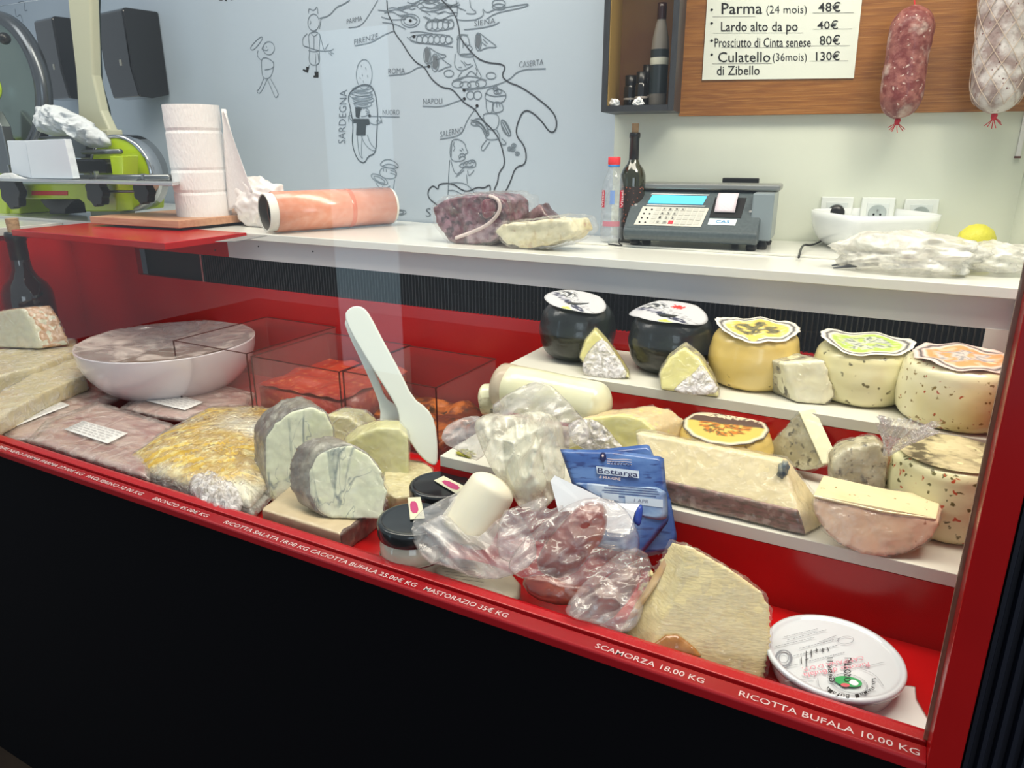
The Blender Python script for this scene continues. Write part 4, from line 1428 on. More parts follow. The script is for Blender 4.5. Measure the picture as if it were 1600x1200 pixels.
# sloping front panel frame
P0 = Vector((0.008, 0.040))
P1 = Vector((0.082, HT - 0.006))
SL = (P1 - P0).length
sd = (P1 - P0) / SL
UP = SYv * sd.x + ZV * sd.y
NN = SX.cross(UP).normalized()
if NN.y > 0:
    NN = -NN
FO = SO + SYv * P0.x + ZV * P0.y


def fpt(u, v, e=0.0):
    return FO + SX * (u * SWd) + UP * (v * SL) + NN * e


def fbox(name, u0, u1, v0, v1, e, m, sk=0.0, **k):
    g = prism([fpt(u0, v0, 0.0002), fpt(u1, v0, 0.0002), fpt(u1 + sk, v1, 0.0002), fpt(u0 + sk, v1, 0.0002)], NN * e)
    return part(name, g, m, scl, **k)


fbox('display', 0.135, 0.56, 0.68, 0.92, 0.0012, mat('lcd_blue', (90, 190, 225), 0.15, emit=0.55, emit_col=(80, 190, 230)), 0.02)
fbox('display_strip', 0.14, 0.585, 0.945, 0.975, 0.0008, mat('pale_strip', (190, 194, 196), 0.4), 0.01)
fbox('display_strip', 0.125, 0.575, 0.62, 0.645, 0.0008, mat('pale_strip', (190, 194, 196), 0.4), 0.01)
kpd = fbox('keypad', 0.075, 0.585, 0.04, 0.58, 0.0015, mat('keypad_white', (196, 194, 184), 0.5), 0.03, bevel=0.0012)
for r_ in range(4):
    for c2 in range(8):
        u_ = 0.19 + c2 * 0.048 + r_ * 0.008
        v_ = 0.09 + r_ * 0.125
        red = (r_ == 0 and c2 == 3)
        g = prism([fpt(u_, v_, 0.0019), fpt(u_ + 0.036, v_, 0.0019), fpt(u_ + 0.04, v_ + 0.09, 0.0019), fpt(u_ + 0.004, v_ + 0.09, 0.0019)], NN * 0.0006)
        part('key', g, mat('key_red', (200, 40, 60), 0.4) if red else mat('key_grey', (182, 182, 174), 0.5), kpd)
    for c2 in range(2):
        u_ = 0.115 + c2 * 0.045 + r_ * 0.008
        v_ = 0.11 + r_ * 0.125
        part('key', lathe([(0, 0.0008), (0.0018, 0.0008), (0.0022, 0)], fpt(u_, v_, 0.0019), NN, 10), M_DARKPL, kpd)
KEYS = ['0', '00', '', '', '1', '2', '3', '', '4', '5', '6', '', '7', '8', '9', 'X']
for i, ch in enumerate(KEYS):
    if ch:
        r_, c2 = divmod(i, 4)
        u_ = 0.20 + (c2 + 1) * 0.048 + r_ * 0.008
        v_ = 0.10 + r_ * 0.125
        part('lettering', letters(ch, fpt(u_, v_, 0.0028), fpt(u_ + (0.016 if len(ch) < 2 else 0.024), v_, 0.0028), fpt(u_, v_ + 0.06, 0.0028), NN), M_INK, kpd)
prw = fbox('printer_window', 0.63, 0.86, 0.33, 0.90, 0.001, M_DARKPL, 0.012, bevel=0.001)
part('receipt', grid(lambda u, v: fpt(0.66 + 0.15 * u + 0.008 * v, 0.45 + 0.48 * v, 0.0035 + 0.010 * math.sin(v * 2.4)), 4, 10), mat('receipt', (226, 214, 222), 0.6, layers=[('wave', 220, 0.6, 0.8, (180, 168, 178))]), prw, smooth=True, solid=0.0003)
bdg = fbox('maker_badge', 0.63, 0.83, 0.12, 0.29, 0.001, mat('badge_white', (214, 222, 226), 0.35), 0.006, bevel=0.0008)
part('lettering', letters('CAS', fpt(0.685, 0.17, 0.0016), fpt(0.785, 0.17, 0.0016), fpt(0.687, 0.25, 0.0016), NN, bold=0.01), mat('cas_blue', (60, 140, 190), 0.4), bdg)
for u_, v_ in ((0.045, 0.62), (0.92, 0.52)):
    part('screw', lathe([(0, 0.001), (0.003, 0.001), (0.004, 0)], fpt(u_, v_, 0.0003), NN, 14), M_STEEL, scl)
# customer side display standing behind
cdp = at(1156, 292, y=SF(SWd * 0.8, DS + 0.02, 0).y)
part('rear_display', obox(Vector((cdp.x, cdp.y, ZW + HT - 0.01)), SX, SYv, ZV, -0.038, 0.038, 0, 0.012, 0, at(1156, 278, y=cdp.y).z - ZW - HT + 0.01), M_DARKPL, scl, bevel=0.002)
part('rear_post', obox(Vector((cdp.x, cdp.y, ZW)), SX, SYv, ZV, -0.008, 0.008, 0.002, 0.010, 0, HT), M_DARKPL, scl)
# scale cable
single('scale_cable', 'short black cable curling down at the left of the scale', 'cable', tube(smooth_loop([at(970, 372, y=SO.y - 0.004) + Vector((0, -0.006, 0)), at(966, 380, y=SO.y - 0.012), Vector((at(965, 388, z=ZW + 0.002).x, SO.y - 0.02, ZW + 0.002)), Vector((SO.x - 0.03, SO.y - 0.002, ZW + 0.002))], 2, False), 0.0016, 8), M_DARKPL, smooth=True)
wc = [at(1248, 402, z=ZW + 0.003), at(1253, 386, z=ZW + 0.003) + Vector((0, 0, 0.006)), at(1268, 384, z=ZW + 0.004), at(1284, 376, z=ZW + 0.004), at(1300, 374, z=ZW + 0.004)]
single('black_cable', 'black cable running out from behind the white bowl', 'cable', tube(smooth_loop(wc, 2, False), 0.0022, 8), M_DARKPL, smooth=True)

# ---- white square bowl
bb = at(1345, 394, z=ZW)
yb0 = bb.y + 0.045
bc = Vector((at(1360, 360, y=yb0).x, yb0, ZW))
hb_ = at(1300, 333, y=yb0 - 0.05).z - ZW
wb_ = 98 / pxm(bc)
M_CER = mat('white_ceramic', (226, 230, 230), 0.12, coat=0.6)


def sqbowl(c, rx, ry, h, th=0.003, n=64, e=0.45, foot=0.42):
    V, F = [], []
    levels = [(foot, 0.0), (foot + 0.18, 0.03)] + [(foot + 0.18 + (1 - foot - 0.18) * math.sin(t * PI / 2 / 8), 0.03 + 0.97 * (1 - math.cos(t * PI / 2 / 8))) for t in range(1, 9)]
    inner = [(s * 0.965, max(z_ + 0.0, 0.05) + (0.0 if z_ < 0.99 else 0)) for s, z_ in reversed(levels)]
    allv = levels + inner
    for s, z_ in allv:
        for i in range(n):
            a = 2 * PI * i / n
            ca_, sa_ = math.cos(a), math.sin(a)
            x_, y_ = math.copysign(abs(ca_) ** e, ca_), math.copysign(abs(sa_) ** e, sa_)
            V.append(c + Vector((x_ * rx * s, y_ * ry * s, z_ * h)))
    m_ = len(allv)
    for k in range(m_ - 1):
        for i in range(n):
            F.append((k * n + i, k * n + (i + 1) % n, (k + 1) * n + (i + 1) % n, (k + 1) * n + i))
    F.append(tuple(range(n))[::-1])
    F.append(tuple((m_ - 1) * n + i for i in range(n)))
    return V, F


rotb = Matrix.Rotation(0.62, 3, 'Z')
gv, gf = sqbowl(Vector((0, 0, 0)), wb_ * 0.78, wb_ * 0.78, hb_, e=0.42)
bc = bc + Vector((0, 0.02, 0))
single('square_bowl', 'white square ceramic bowl on the counter beneath the wall sockets', 'bowl', ([rotb @ v + bc for v in gv], gf), M_CER, smooth=True)

# lemon, crumpled bags, blades
lc = at(1522, 374, y=1.70)
single('lemon', 'yellow lemon behind the crumpled plastic bags', 'lemon', lathe([(0, -0.034), (0.006, -0.032), (0.018, -0.026), (0.028, -0.012), (0.030, 0), (0.028, 0.012), (0.018, 0.026), (0.006, 0.032), (0, 0.035)], (lc.x, 1.64, ZW + 0.029), (1, 0.3, 0.1), 32), mat('lemon_peel', (214, 208, 70), 0.4, bump=(260, 0.3)), smooth=True)
M_BAGP = film('milky_bag', tint=(236, 234, 224), a=0.62, gloss=0.2, bump=(18, 0.5), rough=0.25)
g1 = at(1410, 400, y=1.42)
single('plastic_bag', 'large crumpled translucent plastic bag on the counter before the bowl', 'bag', blob((g1.x + 0.005, 1.40, ZC + 0.030), (0.115, 0.06, 0.036), 5, 0.34, 1.3, 8.3, flat=ZC + 0.0015, ridge=True), M_BAGP, smooth=True)
g1 = at(1545, 400, y=1.42)
single('plastic_bag', 'smaller crumpled plastic bag at the right end of the counter', 'bag', blob((g1.x + 0.01, 1.45, ZC + 0.026), (0.06, 0.05, 0.026), 5, 0.34, 1.4, 2.2, flat=ZC + 0.006, ridge=True), M_BAGP, smooth=True)
tw = thing('tongs', 'dark metal tongs sticking out of the crumpled plastic bag', 'tongs', at(1340, 412, z=ZC))
for a, b, c2, d2 in ((1300, 415, 1372, 404), (1302, 419, 1372, 412)):
    p_, q_ = at(a, b, z=ZC + 0.003), at(c2, d2, z=ZC + 0.012)
    part('arm', tube([p_, p_.lerp(q_, 0.3) + Vector((0, 0, 0.001)), q_], [0.0012, 0.003, 0.0035], 8), mat('dark_steel', (90, 92, 96), 0.3, metal=0.8), tw, smooth=True)
pk = [at(1515, 421, z=ZC + 0.002), at(1548, 421, z=ZC + 0.002), at(1560, 424, z=ZC + 0.002), at(1600, 420, z=ZC + 0.002)]
single('thin_cable', 'thin black cord lying on the counter by the small plastic bag', 'cable', tube(pk, 0.0012, 6), M_DARKPL)
# thin steel strip
a_, b_, c2_, d_ = (at(336, 378, z=ZC + 0.002), at(367, 378, z=ZC + 0.002), at(418, 369, z=ZC + 0.002), at(385, 369, z=ZC + 0.002))
single('steel_strip', 'thin bright steel strip beside the red cover plate', 'blade', prism([a_, b_, c2_, d_], (0, 0, 0.0012)), M_STEEL)

# ================================================================ things inside the display case
def FP(px, py, n=(0.3, -0.95, 0.2), **k):
    return (at(px, py, **k), Vector(n).normalized())


def outline(pts, pl, zb=ZD):
    """pixels on a tilted plane; a point marked 'b' slides down the plane to the support height"""
    n = pl[1]
    dn = Vector((0, 0, -1))
    dn = (dn - n * dn.dot(n)).normalized()
    out = []
    for q in pts:
        p = at(q[0], q[1], pl=pl)
        if len(q) > 2:
            p = p + dn * ((p.z - zb) / -dn.z)
        if p.z < zb:
            p = p + dn * ((p.z - zb) / -dn.z)
        out.append(p)
    return out


def grow(pts, s, sh=Vector((0, 0, 0))):
    c = sum(pts, Vector()) / len(pts)
    return [c + (p - c) * s + sh for p in pts]


def level(geo, zb):
    v, f = geo
    return [Vector((p.x, p.y, max(p.z, zb))) for p in v], f


def chunk(name, lab, cat, pts, pl, dv, m, zb=ZD, rind=None, wrap=M_WRAP, rm=0.0032, dp=0.003, wdp=0.004, group=None, rs=1.02, face=0.10, rnd=0, wlabel=None):
    P = outline(pts, pl, zb)
    dv = Vector(dv)
    if rnd:
        P = smooth_loop(P, rnd)
    c = sum(P, Vector()) / len(P) + dv * 0.5
    s = thing(name, lab, cat, (c.x, c.y, zb), group)
    part('cheese', level(prism(P, dv), zb + 0.0015), m, s, remesh=rm, disp=(0.02, dp))
    if rind:
        part('rind', level(prism(grow(P, rs, dv * face), dv * (1 - face + 0.02)), zb + 0.001), rind, s, remesh=rm, disp=(0.015, dp * 1.2))
    if wrap:
        part('plastic_wrap', level(prism(grow(P, 1.045, dv * -0.04), dv * 1.08), zb + 0.0005), wrap, s, remesh=rm * 1.1, disp=(0.012, wdp), label=wlabel)
    return s


def wheel(name, lab, px, pyb, wpx, hgt, z, m, rnd=0.25, group=None, dy=0.0, bulge=0.05, wrap=None):
    c = at(px, pyb, z=z)
    r = wpx / 2 / pxm(Vector((c.x, c.y + 0.07, z + hgt / 2)))
    back = Vector((c.x, c.y, 0)).normalized()
    c = Vector((c.x, c.y, z)) + back * r * 0.93 + Vector((0, dy, 0))
    s = thing('whole_cheese', lab, 'cheese', c, group)
    rr = hgt * rnd
    prof = [(0, 0.0005), (r - rr, 0.0005)]
    for k in range(1, 8):
        a = k / 8 * PI / 2
        prof.append((r - rr + rr * math.sin(a), rr * (1 - math.cos(a))))
    for k in range(9):
        t = k / 8
        prof.append((r * (1 + bulge * math.sin(PI * t)), rr + (hgt - 2 * rr) * t))
    for k in range(1, 8):
        a = k / 8 * PI / 2
        prof.append((r - rr + rr * math.cos(a), hgt - rr + rr * math.sin(a)))
    prof += [(r * 0.5, hgt + 0.001), (0, hgt + 0.001)]
    part('wheel', lathe(prof, c, n=64, wob=0.02), m, s, smooth=True, disp=(0.05, 0.004))
    return s, c, r


M_PR = mat('printed_paper', (255, 255, 255), 0.45, attr='print', coat=0.15)


def rimwave(n=19, amp=0.035, ph=0):
    return lambda a: 0.5 * amp * math.sin(n * a + ph) + 0.015 * math.sin(3 * a + ph)


def nz(x, y, s=3.0, o=0.0):
    return noise.noise(Vector((x * s + o, y * s - o, o)))


# ---- five wheels on the upper shelf
GU = 'cheese wheels on the upper shelf'
M_BLK = mat('black_waxed_rind', (24, 28, 26), 0.32, layers=[('noise', 12, 0.5, 0.7, (36, 44, 34))], coat=0.5, bump=(50, 0.4))
M_YEL = mat('yellow_rind', (226, 196, 108), 0.35, layers=[('noise', 9, 0.45, 0.7, (232, 210, 140)), ('spot', 42, 0.14, 0.05, (92, 66, 36))], coat=0.5, bump=(30, 0.2))
M_HERB = mat('pale_rind_with_herbs', (226, 218, 166), 0.35, layers=[('noise', 8, 0.45, 0.7, (232, 228, 190)), ('spot', 60, 0.24, 0.14, (120, 114, 80))], coat=0.5, bump=(30, 0.2))
M_CHIL = mat('pale_rind_with_chilli', (228, 222, 184), 0.35, layers=[('noise', 8, 0.45, 0.7, (224, 212, 150)), ('spot', 90, 0.24, 0.15, (138, 116, 62)), ('spot', 66, 0.17, 0.10, (176, 74, 40))], coat=0.5, bump=(30, 0.2))


def lab_black(x, y):
    d = x * 0.5 + y * 0.86
    if x * x + y * y > 0.95:
        return (176, 176, 178)
    if -0.42 < d < -0.18:
        return (50, 54, 76) if abs(nz(x, y, 12)) > 0.08 else (190, 190, 200)
    if d < -0.55 and abs(x - 0.35) < 0.28:
        return (196, 214, 84)
    if (x + 0.45) ** 2 + (y - 0.35) ** 2 < 0.07:
        return (58, 60, 66) if nz(x, y, 9) > -0.05 else (226, 226, 226)
    if (x + 0.45) ** 2 + (y - 0.35) ** 2 < 0.13:
        return (206, 206, 208) if math.sin(math.atan2(y - .35, x + .45) * 16) > 0 else (110, 112, 118)
    if abs(d) < 0.15 and math.sin(x * 40) > 0.2 and math.sin(y * 60) > 0:
        return (140, 140, 146)
    return (196, 196, 200)


def lab_black2(x, y):
    a = math.atan2(y - 0.5, x - 0.15)
    if math.hypot(x - 0.15, y - 0.5) < 0.17 + 0.05 * math.sin(11 * a):
        return (206, 52, 44)
    return lab_black(x, y)


s, c, r = wheel('cheese_wheel', 'black waxed wheel leftmost on the upper shelf under a tilted grey label', 901, 572, 114, 0.108, Z2, M_BLK, 0.34, GU)
ld, lc_ = disc_print(c + Vector((0.0, -0.016, 0.1115)), (0.05, -0.16, 0.95), r * 0.92, r * 0.66, -0.25, lab_black, lift=lambda x, y: -0.010 * max(0, x * x - 0.2) + 0.012 * max(0, -x - 0.4))
part('paper_label', ld, M_PR, s, colors=lc_, smooth=True, solid=0.0005)
s, c, r = wheel('cheese_wheel', 'black waxed wheel second on the upper shelf with a red sun on its label', 1044, 593, 126, 0.104, Z2, M_BLK, 0.34, GU)
ld, lc_ = disc_print(c + Vector((-0.004, -0.016, 0.1075)), (0.0, -0.16, 0.95), r * 0.98, r * 0.70, -0.1, lab_black2, lift=lambda x, y: -0.014 * max(0, x * x - 0.25))
part('paper_label', ld, M_PR, s, colors=lc_, smooth=True, solid=0.0005)


def ringlab(bg, mid, pat, edge=(60, 56, 62), cream=(232, 228, 214)):
    def fn(x, y):
        q = math.hypot(x, y)
        if q > 0.90:
            return cream
        if q > 0.85:
            return edge
        if q > 0.78:
            return cream
        if q < 0.52 and nz(x, y, 5, bg[0]) > -0.12:
            return mid if nz(x, y, 14, 3) > -0.05 else pat
        return bg if nz(x, y, 6, 9) > -0.2 else tuple((a + b) // 2 for a, b in zip(bg, cream))
    return fn


s, c, r = wheel('cheese_wheel', 'smooth yellow wheel in the middle of the upper shelf with few dark spots', 1172, 614, 130, 0.088, Z2, M_YEL, 0.20, GU)
ld, lc_ = disc_print(c + Vector((0.002, -0.008, 0.0935)), (0, -0.10, 1), r * 0.96, r * 0.86, 0.3, ringlab((222, 196, 96), (128, 122, 80), (86, 84, 66)), rim=rimwave(), lift=lambda x, y: 0.016 * max(0, -x - 0.55) * 2 + 0.002 * math.sin(9 * x) - 0.006 * max(0, -y - .6))
part('paper_label', ld, M_PR, s, colors=lc_, smooth=True, solid=0.0005)
s, c, r = wheel('cheese_wheel', 'pale yellow wheel with a curling green edged label, fourth on the upper shelf', 1338, 638, 139, 0.084, Z2, M_HERB, 0.22, GU)
ld, lc_ = disc_print(c + Vector((0.0, -0.008, 0.0885)), (-0.02, -0.08, 1), r * 0.95, r * 0.82, 0.1, ringlab((176, 200, 92), (196, 200, 186), (128, 136, 122)), rim=rimwave(15, 0.03, 1), lift=lambda x, y: 0.026 * max(0, -x - 0.5) + 0.010 * max(0, x - .6) + 0.002 * math.sin(7 * x))
part('paper_label', ld, M_PR, s, colors=lc_, smooth=True, solid=0.0005)
s, c, r = wheel('cheese_wheel', 'large cream wheel flecked with red chilli at the right end of the upper shelf', 1484, 677, 168, 0.090, Z2, M_CHIL, 0.20, GU, bulge=0.03)
ld, lc_ = disc_print(c + Vector((0.0, -0.006, 0.0945)), (0.0, -0.03, 1), r * 0.86, r * 0.82, 0.2, ringlab((222, 150, 96), (196, 186, 178), (150, 144, 142), cream=(228, 206, 196)), rim=rimwave(17, 0.035, 2), lift=lambda x, y: 0.002 * math.sin(8 * x + 1) + 0.002 * math.sin(9 * y))
part('paper_label', ld, M_PR, s, colors=lc_, smooth=True, solid=0.0005)

# ---- film wrapped wedges before them
GW = 'film wrapped wedges on the shelves'
M_CY = mat('yellow_paste', (214, 206, 128), 0.4, layers=[('noise', 12, 0.45, 0.7, (224, 218, 154))], coat=0.5, coat_bump=(80, 0.5))
M_CW = mat('ivory_paste', (226, 222, 186), 0.4, layers=[('noise', 10, 0.45, 0.7, (232, 230, 204)), ('spot', 40, 0.12, 0.05, (128, 126, 104))], coat=0.4, coat_bump=(80, 0.5))
M_RG = mat('speckled_grey_rind', (160, 152, 120), 0.5, layers=[('noise', 40, 0.45, 0.6, (196, 190, 160)), ('noise', 90, 0.55, 0.65, (78, 74, 60))], coat=0.6, coat_bump=(70, 0.8))
M_FROST = film('crinkled_wrap', tint=(238, 234, 236), a=0.5, gloss=0.3, bump=(60, 0.8), rough=0.15)
n1 = (-0.1, -0.93, 0.35)
pl = FP(935, 588, n=(0.12, -0.90, 0.42), z=Z2)
ch = chunk('cheese_wedge', 'yellow wedge with frosted film before the leftmost black wheel', 'cheese', [(930, 516), (948, 536), (970, 566), (986, 592, 'b'), (925, 590, 'b'), (905, 560), (914, 534)], pl, (-0.016, 0.040, 0.0), M_CY, zb=Z2, group=GW)
part('film_folds', pillow(outline([(930, 535), (944, 528), (968, 560), (984, 590), (955, 594), (915, 590), (908, 575), (915, 555)], (pl[0] + pl[1] * 0.006, pl[1]), Z2), pl[1], 0.004, 0.001, wr=0.0022, wrs=120), M_FROST, ch, smooth=True)
pl = FP(1070, 616, n=(0.05, -0.88, 0.46), z=Z2)
ch = chunk('cheese_wedge', 'yellow wedge with dark rind before the second black wheel', 'cheese', [(1070, 543), (1092, 560), (1112, 590), (1126, 614, 'b'), (1035, 600, 'b'), (1030, 585), (1045, 560)], pl, (-0.01, 0.042, 0.0), M_CY, zb=Z2, rind=M_RG, group=GW)
part('film_folds', pillow(outline([(1096, 566), (1112, 590), (1127, 612), (1095, 619), (1050, 612), (1060, 600), (1085, 582)], (pl[0] + pl[1] * 0.006, pl[1]), Z2), pl[1], 0.004, 0.001, wr=0.0022, wrs=120), M_FROST, ch, smooth=True)
pl = FP(1260, 632, n=(0.25, -0.93, 0.25), z=Z2)
ch = chunk('cheese_wedge', 'ivory wedge with dark side rind before the yellow and green labelled wheels', 'cheese', [(1222, 568), (1290, 563), (1300, 598), (1307, 618), (1292, 632, 'b'), (1245, 632, 'b'), (1232, 600)], pl, (-0.042, 0.036, -0.003), M_CW, zb=Z2, rind=M_RG, rs=1.01, face=0.16, group=GW)

# ---- lower shelf
GL = 'cheeses on the lower shelf'
M_TRUF = mat('mottled_rind', (214, 204, 164), 0.4, layers=[('noise', 14, 0.55, 0.66, (150, 140, 112)), ('noise', 45, 0.56, 0.64, (110, 96, 72)), ('spot', 60, 0.14, 0.07, (176, 74, 44))], coat=0.4, bump=(40, 0.3))
M_CHIL2 = mat('cream_rind_with_specks', (226, 222, 176), 0.38, layers=[('spot', 85, 0.28, 0.18, (104, 100, 54)), ('spot', 60, 0.2, 0.12, (196, 86, 50))], coat=0.4, bump=(40, 0.2))
s, c, r = wheel('cheese_wheel', 'cream speckled wheel with grey mottled top at the right of the lower shelf', 1462, 852, 172, 0.098, Z1, M_CHIL2, 0.16, GL, dy=0.006)
part('mould_patch', disc_print(c + Vector((0, 0, 0.0995)), (0, 0, 1), r * 0.9, r * 0.9, 0, lambda x, y: (0, 0, 0), lift=lambda x, y: 0.0006 * nz(x, y))[0], mat('mould', (206, 196, 156), 0.5, layers=[('noise', 18, 0.46, 0.58, (92, 84, 64)), ('noise', 60, 0.5, 0.6, (190, 180, 140))]), s, smooth=True)


def lab_brown(x, y):
    q = math.hypot(x, y)
    if q > 0.93:
        return (60, 54, 56)
    if q > 0.86:
        return (226, 216, 190)
    if 0.1 < y < 0.42:
        return (92, 74, 66)
    if y >= 0.42:
        return (222, 212, 180) if nz(x, y, 20) < 0.15 else (110, 100, 92)
    if q < 0.6 and nz(x, y, 7, 2) > -0.1:
        return (110, 92, 56) if nz(x, y, 16) > 0 else (196, 120, 50)
    return (206, 184, 96)


s, c, r = wheel('cheese_wheel', 'flat yellow wheel with a brown banded label at the back of the lower shelf', 1130, 745, 138, 0.062, Z1, M_YEL, 0.3, GL, dy=-0.012)
ld, lc_ = disc_print(c + Vector((0, -0.010, 0.0665)), (0.0, -0.10, 1), r * 0.92, r * 0.86, 0.1, lab_brown, rim=rimwave(13, 0.03), lift=lambda x, y: -0.006 * max(0, x * x + y * y - 0.6))
part('paper_label', ld, M_PR, s, colors=lc_, smooth=True, solid=0.0005)
# cut wheel wrapped in white film
pl = FP(968, 735, n=(0.30, -0.92, 0.25), z=Z1)
ch = chunk('cut_cheese', 'cut yellow cheese half wheel in frosted film behind the blue packets', 'cheese', [(888, 672), (905, 655), (935, 652), (968, 648), (1000, 655), (1020, 672), (1030, 700, 'b'), (960, 720, 'b'), (888, 700, 'b')], pl, (0.030, 0.062, 0.0), M_CY, zb=Z1, group=GL, rind=mat('tan_rind', (214, 190, 140), 0.4, coat=0.5))
part('film_folds', pillow(outline([(884, 668), (900, 654), (930, 655), (948, 668), (965, 690), (978, 702), (950, 708), (900, 700)], (pl[0] + pl[1] * 0.012, pl[1]), Z1), pl[1], 0.010, 0.004, wr=0.004, wrs=90, ridge=True), M_FROST, ch, smooth=True)
# leaning wedge
pl = FP(1235, 745, n=(-0.35, -0.9, 0.25), z=Z1)
lw_P = [(1247, 644), (1187, 706), (1200, 730), (1250, 748), (1284, 726)]
lw_d = Vector((0.020, 0.012, 0.004))
lwd = chunk('cheese_wedge', 'white wedge leaning corner up on the lower shelf, its side speckled', 'cheese', lw_P, pl, lw_d, M_RG, zb=Z1 + 0.012, group=GW)
P = outline(lw_P, pl, Z1 + 0.012)
sn = (P[4] - P[0]).cross(lw_d).normalized()
if sn.x < 0:
    sn = -sn
part('cut_face', prism([P[0] + sn * 0.001, P[4] + sn * 0.001, P[4] + lw_d * 1.02 + sn * 0.001, P[0] + lw_d * 1.02 + sn * 0.001], sn * 0.003), M_CW, lwd, bevel=0.001, label='smooth white cut face')
# long bar
M_BARP = mat('cream_paste_bar', (222, 206, 160), 0.4, layers=[('noise', 14, 0.45, 0.7, (228, 216, 180)), ('spot', 90, 0.12, 0.05, (190, 160, 110))], coat=0.6, coat_bump=(70, 0.5))
M_BARR = mat('rosy_grey_rind', (142, 112, 104), 0.5, layers=[('noise', 20, 0.45, 0.6, (112, 98, 88), (3, 3, 10)), ('noise', 60, 0.55, 0.65, (170, 150, 140))], coat=0.7, coat_bump=(70, 0.7))
pl = FP(1243, 838, n=(0.80, -0.55, 0.12), z=Z1)
endp = outline([(1222, 717), (1240, 735), (1262, 775), (1272, 838, 'b'), (1222, 832, 'b'), (1217, 780)], pl, Z1)
A0 = at(1040, 792, z=Z1 + 0.004)
zt_ = Z1 + 0.058
e_lo_f = at(1258, 836, z=Z1 + 0.002)
e_hi_f = at(1217, 778, y=e_lo_f.y + 0.004)
e_top = at(1224, 718, y=e_lo_f.y + 0.045)
dvb = Vector((-0.205, 0.006, 0))
ep = [e_lo_f, e_lo_f + Vector((-0.012, 0.001, 0.030)), Vector((e_top.x - 0.002, e_top.y - 0.004, e_top.z)), Vector((e_top.x + 0.004, e_top.y + 0.012, e_top.z - 0.002)), Vector((e_lo_f.x + 0.028, e_top.y + 0.015, Z1 + 0.001))]
bar = thing('cheese_bar', 'long cream bar of cheese with pinkish grey rind on the lower shelf', 'cheese', ((e_lo_f + dvb * 0.5).x, e_lo_f.y, Z1), GL)
part('cheese', level(prism(ep, dvb), Z1 + 0.001), M_BARP, bar, remesh=0.003, disp=(0.02, 0.0025))
rindp = [e_lo_f + Vector((0.001, -0.002, 0)), e_lo_f + Vector((-0.012, -0.002, 0.031)), e_lo_f + Vector((-0.012, 0.004, 0.034)), e_lo_f + Vector((0, 0.008, 0))]
part('rind', level(prism(rindp, dvb * 0.985), Z1 + 0.0008), M_BARR, bar, remesh=0.003, disp=(0.015, 0.002))
part('plastic_wrap', level(prism(grow(ep, 1.06, dvb * -0.012), dvb * 1.02), Z1 + 0.0005), M_WRAP, bar, remesh=0.0035, disp=(0.014, 0.005))
part('blue_mould', blob(e_top + Vector((0.003, -0.012, -0.010)), (0.006, 0.010, 0.014), 3, 0.5, 2), mat('mould_blue', (96, 108, 116), 0.6, layers=[('noise', 80, 0.4, 0.6, (160, 160, 140))]), bar, smooth=True)
# half wheel standing on its rim, cut side up
M_HALF = mat('rosy_rind_face', (222, 192, 162), 0.42, layers=[('noise', 12, 0.45, 0.65, (212, 170, 146)), ('noise', 30, 0.58, 0.7, (186, 166, 140)), ('spot', 60, 0.15, 0.07, (150, 90, 56))], coat=0.6, coat_bump=(60, 0.5))
M_HALFC = mat('cream_cut_face', (226, 212, 170), 0.4, layers=[('noise', 20, 0.5, 0.7, (218, 202, 156)), ('spot', 60, 0.12, 0.06, (150, 120, 70))], coat=0.6, coat_bump=(60, 0.4))
pl = FP(1370, 872, n=(0.22, -0.92, 0.33), z=Z1)
hp = outline([(1268, 775), (1300, 785), (1380, 800), (1466, 812), (1468, 822), (1450, 848), (1420, 864), (1375, 872), (1330, 862), (1295, 840), (1272, 805)], pl, Z1)
hw = thing('half_cheese', 'half wheel of rosy cheese standing on its rim at the shelf edge', 'cheese', (hp[7].x, hp[7].y + 0.03, Z1), GL)
bk = Vector((-0.016, 0.060, -0.0))
dvh = (at(1285, 740, y=hp[0].y + 0.062) - hp[0])
dvh = Vector((0.005, 0.062, max(0.0, dvh.z)))
part('cheese', level(prism(smooth_loop(hp, 1), dvh), Z1 + 0.001), M_HALF, hw, remesh=0.003, disp=(0.03, 0.003))
cutp = [hp[0] + Vector((0.002, -0.0012, -0.0014)), hp[2] + Vector((0, -0.0012, -0.0014)), hp[3] + Vector((-0.002, -0.0012, -0.0014))]
part('cut_face', prism(cutp + [p + dvh * 0.90 for p in cutp[::-1]], (0, 0, 0.0032)), M_HALFC, hw, bevel=0.0012)
part('plastic_wrap', level(prism(grow(smooth_loop(hp, 1), 1.03, dvh * -0.03), dvh * 1.06), Z1 + 0.0004), M_WRAP, hw, remesh=0.0035, disp=(0.015, 0.004))
# twisted cellophane wedge
pl = FP(1345, 752, n=(0.15, -0.93, 0.3), y=0.99)
tw_ = chunk('cheese_wedge', 'speckled wedge in cellophane twisted to a bright frill on top', 'cheese', [(1300, 722), (1318, 704), (1372, 692), (1390, 708), (1384, 745, 'b'), (1310, 745, 'b')], pl, (-0.01, 0.035, 0), M_RG, zb=Z1, group=GW, rm=0.0035)
kn = at(1385, 712, y=0.985)
V, F = [], []
rn = random.Random(5)
nseg = 54
for j in range(9):
    t = j / 8
    for i in range(nseg):
        a = 2 * PI * i / nseg
        rad = 0.004 + 0.024 * t ** 1.2
        rad *= 1 + 0.45 * t * (noise.noise(Vector((math.cos(a) * 2.6, math.sin(a) * 2.6, t * 2))) + (0.35 if i % 2 else -0.35))
        V.append(kn + Vector((0.018 * t + rad * math.cos(a) * 1.1, rad * math.sin(a) * 0.7, 0.047 * t + 0.010 * t * noise.noise(Vector((a * 1.5, t, 4))))))
